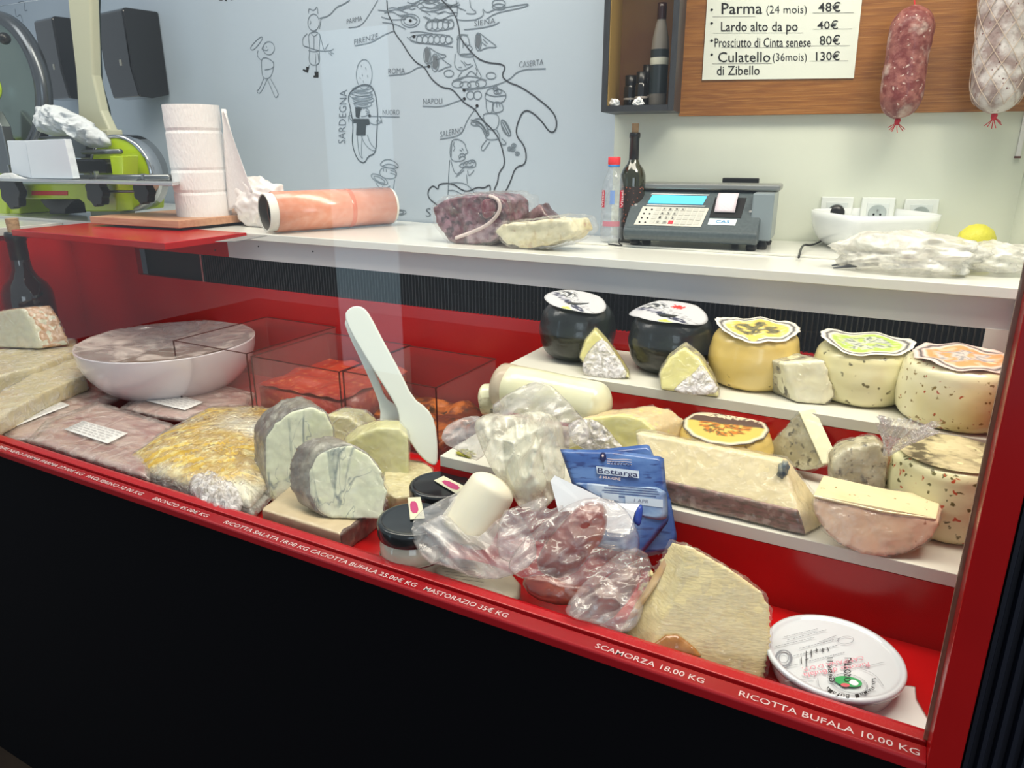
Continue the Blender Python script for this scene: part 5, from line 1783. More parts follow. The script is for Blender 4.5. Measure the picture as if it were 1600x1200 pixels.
for j in range(8):
    for i in range(nseg):
        F.append((j * nseg + i, j * nseg + (i + 1) % nseg, (j + 1) * nseg + (i + 1) % nseg, (j + 1) * nseg + i))
part('twisted_frill', (V, F), film('cellophane', tint=(240, 240, 245), a=0.30, gloss=0.6, bump=(120, 1.0), rough=0.06), tw_, label='bright crinkled cellophane frill')


def capsule(a, b, r, cap=0.8, nn=10, r2=None, n=40, wob=0.04, flat0=False):
    a, b = Vector(a), Vector(b)
    ax = (b - a).normalized()
    L_ = (b - a).length
    r2 = r2 or r
    prof = [(0, 0)]
    if flat0:
        prof += [(r * 0.9, 0.0), (r, 0.003)]
    else:
        for k in range(1, nn + 1):
            t = k / nn * PI / 2
            prof.append((r * math.sin(t), r * cap * (1 - math.cos(t))))
    for k in range(1, 8):
        t = k / 8
        prof.append((r + (r2 - r) * t, r * cap + (L_ - (r + r2) * cap) * t))
    for k in range(0, nn):
        t = k / nn * PI / 2
        prof.append((r2 * math.cos(t), L_ - r2 * cap * (1 - math.sin(t))))
    prof.append((0, L_))
    return lathe(prof, a, ax, n, wob=wob)


# ---- provola pieces
M_PROV = mat('smooth_ivory_rind', (222, 220, 184), 0.3, layers=[('noise', 6, 0.45, 0.7, (230, 230, 206)), ('noise', 20, 0.6, 0.7, (214, 208, 170))], coat=0.6, coat_bump=(40, 0.3))
ZA = Z1 + 0.040
A = at(796, 606, y=1.06)
B = at(940, 634, y=1.05)
rp = 37 / pxm(A)
pv = thing('provola', 'large smooth ivory cylinder cheese lying on top of the milky bag', 'cheese', (A.x * 0.5 + B.x * 0.5, A.y, Z1), GL)
axp = (B - A).normalized()
part('cheese', capsule(A - axp * rp * 0.4, B + axp * rp * 0.35, rp, 0.7, r2=rp * 0.92, flat0=True), M_PROV, pv, smooth=True)
part('cut_end', lathe([(0, -0.0015), (rp * 0.9, -0.0015), (rp * 1.01, 0.004), (rp * 1.015, 0.02), (rp * 0.97, 0.024)], A - axp * rp * 0.42, axp, 40), mat('greyish_end', (188, 174, 152), 0.5, layers=[('noise', 30, 0.4, 0.6, (170, 152, 130))], coat=0.4), pv, smooth=True, label='greyish cut end')
A2 = at(748, 622, y=1.04)
B2 = at(805, 620, y=1.06)
r3 = 22 / pxm(A2)
pv2 = thing('provola', 'smaller pale cheese log poking out left of the large provola', 'cheese', (A2.x, A2.y, Z1), GL)
axp = (B2 - A2).normalized()
part('cheese', capsule(A2, B2, r3, 0.5), M_PROV, pv2, smooth=True)
part('dark_rind', lathe([(r3 * 1.0, 0.006), (r3 * 1.03, 0.008), (r3 * 1.03, 0.05), (r3, 0.052)], A2 + Vector((0.001, -0.0006, -0.004)), axp, 36), M_RG, pv2, smooth=True)

# ---- milky bag hanging over the shelf edge with a long cheese in it
M_MILK = film('milky_plastic', tint=(236, 234, 216), a=0.46, gloss=0.2, bump=(12, 0.4), rough=0.2)
M_MILK2 = film('thin_milky_plastic', tint=(232, 228, 226), a=0.24, gloss=0.26, bump=(14, 0.5), rough=0.18)
pl = FP(820, 730, n=(0.32, -0.88, 0.35), y=0.845)
sb_ = thing('bagged_scamorza', 'milky plastic bag of long white cheese hanging over the lower shelf end', 'bagged cheese', at(822, 800, y=0.845))
c1, c2 = at(812, 664, y=0.90), at(826, 782, y=0.85)
part('cheese', capsule(c2, c1, 30 / pxm(c1), 0.8), mat('white_scamorza', (230, 228, 208), 0.35, coat=0.4), sb_, smooth=True)
part('bag', pillow(outline([(738, 660), (762, 644), (800, 650), (835, 640), (876, 652), (884, 700), (882, 760), (862, 785), (845, 800), (815, 798), (795, 765), (768, 735), (750, 695)], pl, 0.93), pl[1], 0.040, 0.034, rings=24, n=120, power=0.6, wr=0.007, wrs=50, ridge=True, along=Vector((0.15, -0.2, 0.97)).normalized()), M_MILK, sb_, smooth=True)
part('bag_mouth', pillow(outline([(688, 690), (694, 668), (712, 656), (742, 648), (762, 655), (770, 676), (752, 724), (722, 708)], (pl[0] + Vector((-0.05, 0.01, 0)), pl[1]), 0.93), pl[1], 0.016, 0.012, rings=14, wr=0.006, wrs=46, ridge=True, along=Vector((0.75, 0.1, 0.65)).normalized()), M_MILK2, sb_, smooth=True)
part('bag_fold', pillow(outline([(760, 640), (800, 610), (850, 590), (900, 640), (930, 680), (900, 700), (860, 700), (800, 670)], (pl[0] + Vector((0.0, 0.055, 0)), pl[1]), 0.93), pl[1], 0.012, 0.012, rings=18, n=100, wr=0.006, wrs=44, ridge=True, along=Vector((0.75, 0.1, 0.65)).normalized()), M_MILK2, sb_, smooth=True)
# lower shelf: yellow-green crumb label peeking at its left end
single('herb_scrap', 'scrap of yellow green herbs lying at the left end of the lower shelf', 'herbs', blob(at(727, 708, z=Z1 + 0.004) + Vector((0, 0, 0.0)), (0.014, 0.008, 0.005), 3, 0.8, 2.5, 3, flat=Z1 + 0.0006), mat('herb_yellow', (150, 146, 40), 0.6, bump=(90, 0.6)))

# ---- two jars with black lids
M_JARG = mat('jar_glass_cream', (206, 198, 176), 0.08, coat=1, layers=[('noise', 8, 0.45, 0.7, (188, 178, 154))])
M_LID = mat('black_lid', (16, 22, 26), 0.22, coat=0.6)


def jar(px, py, wpx, lab, tag_pts, ztop=0.998, pink=True):
    c = at(px, py, z=ztop)
    r = wpx / 2 / pxm(c)
    c.z = ZD
    H = ztop - ZD
    s = thing('jar', lab, 'jar', c, 'glass jars with black lids')
    part('body', lathe([(0, 0.0005), (r * 0.85, 0.0005), (r * 0.95, 0.006), (r * 0.96, H * 0.55), (r * 0.9, H * 0.66), (r * 0.84, H * 0.72), (r * 0.84, H * 0.8)], c, n=48), M_JARG, s, smooth=True)
    part('paper_band', lathe([(r * 0.965, 0.010), (r * 0.97, 0.011), (r * 0.97, H * 0.36), (r * 0.965, H * 0.37)], c, n=48), mat('jar_label', (214, 206, 186), 0.6), s, smooth=True)
    part('band_line', lathe([(r * 0.972, H * 0.33), (r * 0.975, H * 0.335), (r * 0.975, H * 0.35), (r * 0.972, H * 0.355)], c, n=48), mat('maroon_line', (120, 40, 40), 0.6), s, smooth=True)
    lid_ = part('lid', lathe([(r * 0.9, H * 0.70), (r * 0.99, H * 0.72), (r, H * 0.75), (r, H * 0.94), (r * 0.97, H * 0.985), (r * 0.90, H), (r * 0.86, H * 0.99), (r * 0.8, H * 0.985), (0, H * 0.985)], c, n=56), M_LID, s, smooth=True)
    z = ZD + H + 0.0006
    q = [at(a, b, z=z) for a, b in tag_pts]
    part('seal', prism(q, (0, 0, 0.0006)), mat('seal_paper', (206, 204, 180), 0.6), lid_)
    if pink:
        cc_ = (q[0] + q[1] + q[2] + q[3]) / 4
        part('seal_print', pillow([cc_ + (p - cc_) * 0.55 + Vector((-0.003, 0, 0.0009)) for p in q], (0, 0, 1), 0.0003, 0.0003), mat('pink_print', (176, 60, 110), 0.6), lid_)
    return s


jar(645, 809, 112, 'jar nearest the red rail, black lid with a torn pale seal', [(637, 778), (657, 777), (664, 810), (641, 812)])
jar(688, 755, 98, 'jar behind the nearest one, black lid with a pink printed seal', [(678, 751), (693, 744), (738, 766), (720, 776)])

# ---- white cylinder cheese in clear bag
M_FAC = mat('matte_white_cheese', (232, 226, 204), 0.45, sss=0.1, bump=(25, 0.15))
A = at(724, 835, y=0.765)
B = at(770, 762, y=0.80)
rc = 42 / pxm(B)
bg = thing('bagged_cheese', 'white upright cylinder cheese in a clear bag between jars and sausage bag', 'bagged cheese', (A.x, A.y, ZD))
axc = (B - A).normalized()
st_ = A + axc * -0.012
st_.z = max(st_.z, ZD + 0.035)
part('cheese', capsule(st_, B + axc * 0.016, rc * 1.05, 0.55, r2=rc * 0.9, n=40, wob=0.05), M_FAC, bg, smooth=True)
pl = FP(740, 850, n=(0.28, -0.75, 0.6), y=0.738)
part('bag', pillow(outline([(640, 836), (655, 818), (700, 800), (716, 835), (760, 838), (800, 790), (812, 800), (840, 850), (836, 880), (790, 905), (740, 905), (700, 885), (664, 880)], pl, ZD + 0.002), pl[1], 0.022, 0.006, rings=22, n=120, wr=0.007, wrs=44, ridge=True, seed=4, along=Vector((0.9, -0.2, -0.4)).normalized()), M_MILK2, bg, smooth=True)
part('bag_corner', pillow(outline([(650, 800), (700, 776), (740, 758), (745, 775), (716, 830), (690, 862), (640, 838)], (pl[0] + Vector((0, 0.008, 0.0)), pl[1]), ZD + 0.002), pl[1], 0.004, 0.003, wr=0.003, wrs=46, ridge=True, seed=9, along=Vector((0.75, 0.1, 0.65)).normalized()), M_MILK2, bg, smooth=True)
# paper wrapped pack beneath
pl = (Vector((0, 0, ZD + 0.012)), Vector((0, 0, 1)))
sp_ = thing('paper_packet', 'flat pale packet with small print beneath the clear bag', 'packet', at(740, 905, z=ZD))
part('packet', pillow([at(a, b, pl=pl) for a, b in ((664, 884), (700, 872), (760, 880), (815, 905), (812, 945), (760, 930), (690, 905))], (0, 0, 1), 0.010, 0.010, wr=0.002), mat('pale_packet', (196, 188, 168), 0.5, coat=0.4), sp_, smooth=True)
for k in range(5):
    a_ = at(688 + k * 3, 884 + k * 4.5, z=ZD + 0.0235)
    b_ = at(744 + k * 3, 888 + k * 5.5, z=ZD + 0.0235)
    part('lettering', ribbon([a_, a_.lerp(b_, 0.5) + Vector((0, 0, 0.0003)), b_], 0.0010, ZV), mat('print_grey', (110, 104, 96), 0.7), sp_)

# ---- blue fish roe packets
M_BLUE = mat('sea_blue_print', (58, 92, 158), 0.32, coat=0.6, layers=[('noise', 16, 0.42, 0.62, (92, 128, 186), (1, 1, 3)), ('noise', 50, 0.56, 0.66, (40, 62, 124), (1, 1, 4))])
M_BLUE2 = mat('foam_blue_print', (130, 158, 196), 0.32, coat=0.6, layers=[('noise', 40, 0.45, 0.6, (182, 196, 214)), ('noise', 20, 0.55, 0.66, (84, 116, 170))])
plp = FP(950, 760, n=(0.42, -0.80, 0.42), y=0.855)
nb = plp[1]


def packet(name, lab, pts, off, th, m, pieces=()):
    pl2 = (plp[0] + nb * off, nb)
    P = outline(pts, pl2, ZD + 0.001)
    c = sum(P, Vector()) / len(P)
    s = thing(name, lab, 'packet', (c.x, c.y, ZD), 'blue bottarga packets')
    part('sleeve', pillow(P, nb, th, th, rings=10, power=0.35, round_=0, wr=0.0004, wrs=40), m, s, smooth=True)
    return s, (plp[0] + nb * (off + th + 0.0016), nb)


packet('roe_packet', 'rearmost blue packet, only its top corner and right edge showing', [(930, 703), (1014, 694), (1025, 720), (1048, 780), (1058, 840), (1050, 862), (1000, 872), (960, 800)], -0.016, 0.003, M_BLUE)
s, pt = packet('roe_packet', 'front blue packet reading Bottarga with small fish emblem', [(875, 702), (955, 703), (1037, 714), (1043, 780), (1045, 815), (1000, 870), (920, 850), (892, 750)], 0.0, 0.003, M_BLUE)
tq = lambda x, y: at(860 + x / 6.667, 690 + y / 6.667, pl=pt)
part('foam_print', pillow([tq(a, b) for a, b in ((235, 420), (500, 440), (800, 470), (1205, 470), (1225, 700), (1215, 830), (950, 790), (600, 640), (300, 480))], nb, 0.0004, 0.0004, rings=6, power=0.3, round_=1), M_BLUE2, s, smooth=True)
nst = part('name_strip', prism([tq(a, b) for a, b in ((475, 255), (920, 305), (925, 382), (485, 335))], nb * 0.0007), mat('pale_blue_strip', (206, 220, 236), 0.5), s)
part('lettering', letters('Bottarga', tq(492, 325) + nb * 0.002, tq(908, 370) + nb * 0.002, tq(492, 268) + nb * 0.002, nb, bold=0.008), mat('navy', (24, 32, 84), 0.5), nst)
part('lettering', letters('di MUGGINE', tq(505, 380), tq(730, 405), tq(507, 352), nb, bold=0.01), M_WTXT, s)
part('lettering', letters('ittico', tq(620, 235), tq(838, 262), tq(622, 190), nb, shear=0.2), mat('navy', (24, 32, 84), 0.5), s)
part('fish_eye', pillow([tq(548 + 34 * math.cos(a * PI / 6), 160 + 52 * math.sin(a * PI / 6)) for a in range(12)], nb, 0.0006, 0.0004, rings=4), mat('navy', (24, 32, 84), 0.5), s)
part('fish_eye_light', pillow([tq(545 + 11 * math.cos(a * PI / 6), 148 + 16 * math.sin(a * PI / 6)) + nb * 0.0008 for a in range(12)], nb, 0.0004, 0.0004, rings=3), M_WTXT, s)
for y_ in (188, 212, 236):
    part('emblem_line', ribbon([tq(590, y_ - 10), tq(680, y_), tq(770, y_ - 6), tq(845, y_ + 4)], 0.0008, nb), M_WTXT, s)
for k, (x0, x1, y_) in enumerate(((600, 1110, 455), (560, 1120, 480), (540, 1130, 505), (560, 1100, 530), (520, 1150, 560))):
    part('lettering', ribbon([tq(x0, y_) + nb * 0.0008, tq((x0 + x1) / 2, y_ + 22) + nb * 0.0008, tq(x1, y_ + 44) + nb * 0.0008], 0.0010, nb, sm=0), mat('navy_small', (60, 76, 128), 0.6), s)
part('date_box', prism([tq(a, b) + nb * 0.0004 for a, b in ((775, 560), (1170, 605), (1170, 688), (780, 640))], nb * 0.0006), mat('pale_date_box', (190, 204, 220), 0.5), s)
part('date_box', prism([tq(a, b) + nb * 0.0004 for a, b in ((530, 530), (710, 548), (712, 620), (540, 590))], nb * 0.0006), mat('pale_date_box', (190, 204, 220), 0.5), s)
part('lettering', letters('1 APR', tq(870, 625) + nb * 0.0012, tq(1020, 640) + nb * 0.0012, tq(872, 592) + nb * 0.0012, nb), mat('print_grey2', (110, 116, 140), 0.7), s)
# folded card sheet white one side, blue the other
pfold = (plp[0] + nb * 0.020, nb)
tf = lambda x, y, e=0: at(860 + x / 6.667, 690 + y / 6.667, pl=(plp[0] + nb * (0.018 + e), nb))
fs = thing('folded_card', 'white backed card sheet folded over in front of the Bottarga packet', 'card', at(930, 850, z=ZD))
part('white_side', prism([tf(0, 410, 0.002), tf(45, 352), tf(410, 525), tf(640, 640), tf(930, 650, -0.006), tf(880, 730), tf(820, 965, 0.004), tf(600, 945, 0.006), tf(400, 700, 0.003), tf(85, 735, 0.006)], nb * 0.0008), mat('white_card', (226, 230, 236), 0.4, coat=0.3), fs)
part('blue_edge', pillow([tf(860, 840, 0.001), tf(900, 690, 0.001), tf(945, 645, -0.002), tf(968, 690, -0.002), tf(950, 830), tf(925, 890)], nb, 0.004, 0.002, rings=5), mat('deep_blue', (40, 70, 160), 0.35), fs, smooth=True)

M_CLEARB = film('clear_bag', tint=(236, 228, 226), a=0.13, gloss=0.34, bump=(16, 0.6), rough=0.13)
# ---- bag of cured roe sacs in front
M_ROE = mat('amber_roe', (128, 52, 44), 0.3, layers=[('noise', 12, 0.4, 0.7, (164, 88, 60)), ('noise', 40, 0.55, 0.75, (96, 44, 50))], coat=0.9, coat_bump=(60, 0.6), sss=0.1)
plr = FP(900, 860, n=(0.36, -0.78, 0.52), y=0.775)
rb_ = thing('roe_bag', 'clear bag of dark reddish cured fish roe in front of the blue packets', 'bagged fish roe', at(900, 930, z=ZD))
part('roe_sac', pillow(outline([(835, 885), (850, 850), (880, 812), (910, 785), (940, 784), (950, 800), (946, 838), (920, 872), (895, 900), (860, 905)], plr, ZD), plr[1], 0.020, 0.016, rings=18, power=0.55, wr=0.0022, wrs=50), M_ROE, rb_, smooth=True)
plr2 = FP(880, 925, n=(0.3, -0.6, 0.75), y=0.735)
part('roe_sac', pillow(outline([(812, 905), (840, 895), (900, 915), (935, 920), (930, 940), (880, 948), (830, 935)], plr2, ZD), plr2[1], 0.016, 0.012, rings=14, wr=0.002), M_ROE, rb_, smooth=True)
plr3 = FP(940, 935, n=(0.3, -0.6, 0.75), y=0.745)
part('roe_sac', pillow(outline([(880, 955), (930, 915), (980, 880), (1005, 890), (990, 930), (950, 975), (915, 975)], plr3, ZD), plr3[1], 0.014, 0.012, rings=14, wr=0.003), mat('dark_roe', (100, 62, 58), 0.3, layers=[('noise', 26, 0.45, 0.6, (128, 84, 76))], coat=0.8), rb_, smooth=True)
plw = (plr[0] + plr[1] * 0.014, plr[1])
part('bag', pillow(outline([(790, 885), (812, 850), (850, 815), (900, 780), (950, 776), (985, 800), (1004, 850), (985, 885), (940, 900), (935, 935), (895, 945), (858, 935), (840, 905), (812, 905)], plw, ZD + 0.001), plw[1], 0.016, 0.012, rings=24, n=130, power=0.5, wr=0.007, wrs=46, ridge=True, seed=2, along=Vector((0.75, 0.1, 0.65)).normalized()), M_CLEARB, rb_, smooth=True)
plw2 = FP(960, 930, n=(0.34, -0.68, 0.62), y=0.738)
part('bag', pillow(outline([(880, 950), (920, 900), (985, 850), (1020, 870), (1012, 920), (1000, 975), (975, 992), (930, 975), (890, 965)], plw2, ZD + 0.001), plw2[1], 0.020, 0.010, rings=24, n=120, wr=0.007, wrs=50, ridge=True, seed=6, along=Vector((0.75, 0.1, 0.65)).normalized()), M_CLEARB, rb_, smooth=True)
part('bag_neck', pillow(outline([(780, 800), (812, 790), (860, 770), (850, 800), (890, 785), (850, 835), (800, 880), (775, 870)], (plw[0] - Vector((0, -0.01, 0)), plw[1]), ZD + 0.001), plw[1], 0.008, 0.006, rings=16, n=90, wr=0.005, wrs=50, ridge=True, seed=8, along=Vector((0.75, 0.1, 0.65)).normalized()), M_CLEARB, rb_, smooth=True)

# ---- big hard cheese chunk
M_PARM = mat('hard_yellow_paste', (228, 212, 158), 0.42, layers=[('noise', 30, 0.4, 0.75, (220, 202, 146), (1, 1, 4)), ('noise', 5, 0.5, 0.7, (234, 222, 178))], coat=0.4, coat_rough=0.25, coat_bump=(40, 0.15, (1, 1, 4)), bump=(110, 0.18, (1, 1, 3.5)))
M_PRIND = mat('golden_rind', (150, 98, 44), 0.3, layers=[('noise', 20, 0.45, 0.7, (196, 150, 90))], coat=1, coat_bump=(60, 0.6))
pl = FP(1140, 1046, n=(0.30, -0.86, 0.42), y=0.735)
P = outline([(1076, 852), (1120, 876), (1160, 900), (1192, 925), (1206, 952), (1207, 1000), (1196, 1062, 'b'), (1100, 1040, 'b'), (1012, 1010, 'b'), (1030, 970), (1046, 940)], pl, ZD)
pc = thing('hard_cheese_chunk', 'large rough yellow wedge of hard cheese left of the round tub', 'cheese', (P[7].x, P[7].y, ZD))
dvp = Vector((-0.050, 0.036, 0.0))
tip = P[0]
V_ = P + [p + dvp * (0.55 if p.z > ZD + 0.09 else 1) + Vector((0, 0, -0.012 if p.z > ZD + 0.05 else 0)) for p in P]
n_ = len(P)
F_ = [tuple(range(n_)), tuple(range(n_, 2 * n_))[::-1]] + [(i, i + n_, (i + 1) % n_ + n_, (i + 1) % n_) for i in range(n_)]
part('cheese', level((V_, F_), ZD + 0.001), M_PARM, pc, remesh=0.003, disp=(0.03, 0.003))
rv_ = [V_[i] for i in (7, 8, 9, 10)]
part('rind', pillow(outline([(1012, 1012), (1050, 985), (1085, 1010), (1100, 1030), (1060, 1035)], (pl[0] + pl[1] * 0.004, pl[1]), ZD), pl[1], 0.006, 0.008, wr=0.0015), M_PRIND, pc, smooth=True)
part('side_rind', pillow([V_[n_ + 8] + Vector((0.0, -0.02, 0.0)), V_[n_ + 8], V_[n_ + 0] + Vector((0, 0, -0.01)), V_[n_ + 0] + Vector((0.008, -0.02, -0.02))], (-0.6, -0.75, 0), 0.006, 0.006, wr=0.002), mat('tan_rind2', (186, 150, 104), 0.35, layers=[('noise', 20, 0.45, 0.6, (206, 180, 140))], coat=1, coat_bump=(60, 0.7)), pc, smooth=True)
part('plastic_wrap', level((grow(V_, 1.04), F_), ZD + 0.0005), M_WRAP, pc, remesh=0.0035, disp=(0.014, 0.006))

# ---- ricotta tub
LA, LB, LT, LD_ = at(1188, 1020, z=0.949), at(1417, 1075, z=0.949), at(1290, 965, z=0.949), at(1330, 1106, z=0.949)
tc_ = (LA + LB) / 2
tr_ = (LB - LA).length / 2
tc_ = Vector((tc_.x, max(tc_.y, 0.7135 + tr_), 0))
tub = thing('ricotta_tub', 'round white lidded tub of buffalo ricotta at the right front', 'tub', (tc_.x, tc_.y, ZD))
M_TUB = mat('tub_plastic', (218, 222, 224), 0.25, coat=0.5, sss=0.1)
base = Vector((tc_.x, tc_.y, ZD))
HL = 0.949 - ZD
part('tub', lathe([(0, 0.0005), (tr_ * 0.84, 0.0005), (tr_ * 0.87, 0.004), (tr_ * 0.94, HL - 0.006), (tr_ * 0.94, HL - 0.003)], base, n=64), M_TUB, tub, smooth=True)
ldp = part('lid', lathe([(tr_ * 0.95, HL - 0.007), (tr_ * 0.99, HL - 0.006), (tr_, HL - 0.002), (tr_ * 0.985, HL + 0.001), (tr_ * 0.93, HL + 0.001), (tr_ * 0.91, HL - 0.001), (tr_ * 0.86, HL - 0.002), (tr_ * 0.4, HL - 0.0015), (0, HL - 0.001)], base, n=72), mat('lid_film', (206, 212, 218), 0.12, coat=1, coat_bump=(14, 0.3)), tub, smooth=True)
zl = ZD + HL + 0.0008
U = lambda x, y: at(1180 + x / 6.4, 950 + y / 6.4, z=zl)
M_PINK = mat('pink_print2', (206, 130, 146), 0.5)
M_GRY = mat('grey_print', (120, 124, 132), 0.6)


def lid_text(s_, a, b, up, m, **k):
    part('lettering', letters(s_, U(*a), U(*b), U(*up), ZV, **k), m, ldp)


lid_text('Ricotta di Bufala', (1132, 545), (475, 655), (1150, 588), M_PINK)
lid_text('CAMPANA D.O.P.', (1075, 482), (465, 600), (1092, 520), M_PINK)
lid_text('LATTOSIO', (960, 500), (955, 740), (890, 500), M_INK, bold=0.01)
lid_text('Gesse 11', (740, 745), (720, 500), (800, 742), M_INK, bold=0.01)
for a, b in (((510, 430), (515, 600)), ((460, 490), (462, 555)), ((560, 415), (565, 490)), ((610, 400), (618, 440)), ((672, 400), (680, 440)), ((725, 395), (735, 430)), ((500, 520), (535, 505)), ((545, 445), (575, 438)), ((600, 425), (630, 415)), ((660, 425), (695, 412))):
    part('pen_stroke', ribbon([U(*a), U(*b)], 0.0009, ZV), M_INK, ldp)
for a, b in (((285, 290), (630, 205)), ((320, 320), (720, 215)), ((200, 385), (600, 290)), ((440, 405), (850, 300)), ((380, 480), (830, 370)), ((540, 530), (900, 440)), ((300, 590), (430, 560)), ((640, 340), (820, 270))):
    s0, s1 = U(*a), U(*b)
    nd = 14
    part('small_print', join(*[ribbon([s0.lerp(s1, (i + 0.05) / nd), s0.lerp(s1, (i + 0.75) / nd)], 0.0009, ZV) for i in range(nd)]), M_GRY, ldp, stuff=True)


def ell(name, cx, cy, rx, ry, m, wd=None, tl_=0.0, e=0.0):
    p = []
    for k in range(28):
        a = 2 * PI * k / 28
        ex, ey = rx * math.cos(a), ry * math.sin(a)
        p.append(U(cx + ex * math.cos(tl_) - ey * math.sin(tl_), cy + ex * math.sin(tl_) + ey * math.cos(tl_)) + ZV * e)
    if wd:
        part(name, ribbon(p, wd, ZV, True, 1), m, ldp)
    else:
        part(name, (p, [tuple(range(28))]), m, ldp)


ell('emblem_ring', 945, 755, 185, 92, M_GRY, 0.0006, 0.25)
ell('emblem_ring', 945, 755, 172, 84, M_GRY, 0.0004, 0.25)
ell('emblem_field', 930, 735, 142, 50, mat('green_print', (52, 152, 88), 0.5), None, 0.18, 0.0001)
ell('emblem_buffalo', 985, 748, 50, 26, mat('white_print', (225, 228, 228), 0.5), None, 0.3, 0.0003)
ell('emblem_patch', 900, 772, 46, 18, mat('red_print', (196, 90, 100), 0.5), None, 0.1, 0.0003)
ell('stamp_ring', 905, 320, 80, 38, M_GRY, 0.0005, -0.1)
ell('stamp_ring', 285, 500, 78, 78, M_GRY, 0.0022, 0.5)
ell('stamp_ring', 285, 500, 48, 48, M_GRY, 0.0008, 0.5)
for i, ch in enumerate('La Reial Bufala'):
    if ch == ' ':
        continue
    a = math.radians(-8 + i * 11.5)
    cx_, cy_ = 945 + 228 * math.cos(a), 745 + 122 * math.sin(a)
    ta = Vector((-math.sin(a) * 228, math.cos(a) * 122, 0)).normalized()
    na = Vector((math.cos(a), math.sin(a), 0))
    w3 = 19
    lid_text(ch, (cx_ - ta.x * w3, cy_ - ta.y * w3), (cx_ + ta.x * w3, cy_ + ta.y * w3), (cx_ - ta.x * w3 + na.x * 42, cy_ - ta.y * w3 + na.y * 42), M_INK)
for a, b, c3 in (((300, 730), (450, 715), (600, 705)), ((1050, 600), (1180, 565), (1290, 540)), ((625, 700), (640, 800), (730, 850)), ((1060, 605), (1200, 660), (1285, 780))):
    part('print_line', ribbon([U(*a), U(*b), U(*c3)], 0.0005, ZV), M_GRY, ldp)
# torn paper under the tub
tp_ = [at(a, b, z=ZD + 0.0012) for a, b in ((1330, 1070), (1425, 1068), (1452, 1140), (1440, 1150), (1340, 1120))]
tp_ = [Vector((p.x, max(p.y, 0.7145), p.z)) for p in tp_]
q_ = [at(1398, 1082, z=ZD + 0.0012), at(1424, 1092, z=ZD + 0.0012), at(1452, 1141, z=ZD + 0.0012)]
g_ = pillow([Vector((tc_.x + 0.02, tc_.y, ZD + 0.003)), Vector((q_[0].x + 0.02, q_[0].y + 0.02, ZD + 0.003)), Vector((q_[1].x + 0.005, q_[1].y, ZD + 0.003)), Vector((0.103, 0.716, ZD + 0.003)), Vector((tc_.x, 0.7145, ZD + 0.003))], (0, 0, 1), 0.001, 0.001, power=0.3, round_=0, wr=0.0006, wrs=60)
single('torn_paper', 'torn white paper sheet lying under the round tub', 'paper', g_, M_PAPER, smooth=True)

# ================================================================ left half of the case
# blue veined pieces
M_BLUEV = mat('blue_veined_paste', (224, 226, 198), 0.4, layers=[('noise', 8, 0.5, 0.7, (206, 214, 160)), ('vein', 11, 0.02, 0.0, (120, 132, 128), (1, 1, 0.45)), ('noise', 12, 0.53, 0.6, (222, 224, 196)), ('vein', 22, 0.012, 0.0, (150, 158, 148), (1, 1, 0.5)), ('noise', 9, 0.50, 0.42, (220, 224, 194))], coat=0.5, coat_bump=(30, 0.3))
M_BRIND = mat('grey_mouldy_rind', (132, 128, 116), 0.5, layers=[('noise', 14, 0.4, 0.7, (100, 92, 90)), ('noise', 45, 0.52, 0.75, (176, 174, 160))], coat=0.8, coat_bump=(80, 0.9))
GB = 'blue veined cheeses by the rail'
pl = FP(470, 780, n=(0.42, -0.86, 0.28), y=0.82)
chunk('blue_cheese', 'taller blue veined cheese block standing behind, greenish cut face forward', 'cheese', [(424, 800, 'b'), (417, 740), (416, 686), (432, 662), (460, 643), (490, 637), (510, 647), (521, 667), (525, 700), (524, 770, 'b')], pl, (-0.060, 0.030, 0), M_BLUEV, rind=M_BRIND, group=GB, rs=1.05, face=0.06)
# flat block under the front one
zt2 = 0.956
tpq = [at(a, b, z=zt2) for a, b in ((398, 800), (525, 838), (606, 778), (560, 742), (470, 745))]
tpq = [Vector((p.x, max(p.y, 0.722), p.z)) for p in tpq]
fb = thing('cheese_block', 'flat block with brown rind beneath the front blue veined cheese', 'cheese', (tpq[1].x, tpq[1].y, ZD), GB)
part('cheese', prism(tpq, (0, 0, -(zt2 - ZD) + 0.001)), mat('beige_paste', (196, 178, 146), 0.45, layers=[('noise', 10, 0.4, 0.7, (180, 162, 130))], coat=0.6, coat_bump=(60, 0.5)), fb, remesh=0.003, disp=(0.02, 0.003))
rq = [tpq[1] + Vector((0.002, -0.004, 0)), tpq[2] + Vector((0.004, -0.003, 0)), tpq[2] + Vector((-0.006, 0.006, 0)), tpq[1] + Vector((-0.006, 0.006, 0))]
part('rind', prism(rq, (0, 0, -(zt2 - ZD) + 0.002)), mat('brown_rind', (98, 74, 68), 0.45, layers=[('noise', 22, 0.4, 0.7, (72, 52, 50)), ('noise', 60, 0.55, 0.75, (130, 108, 96))], coat=0.7, coat_bump=(80, 0.7)), fb, remesh=0.003, disp=(0.015, 0.004))
pl = FP(560, 812, n=(0.40, -0.82, 0.40), z=zt2 + 0.001)
chunk('blue_cheese', 'front blue veined cheese piece resting on the flat block by the rail', 'cheese', [(518, 826), (500, 800), (487, 775), (486, 742), (500, 712), (522, 700), (550, 697), (578, 711), (597, 736), (607, 770), (600, 776, 'b'), (540, 815, 'b')], pl, (-0.055, 0.012, 0), M_BLUEV, zb=zt2, rind=M_BRIND, group=GB, rs=1.06, face=0.10)
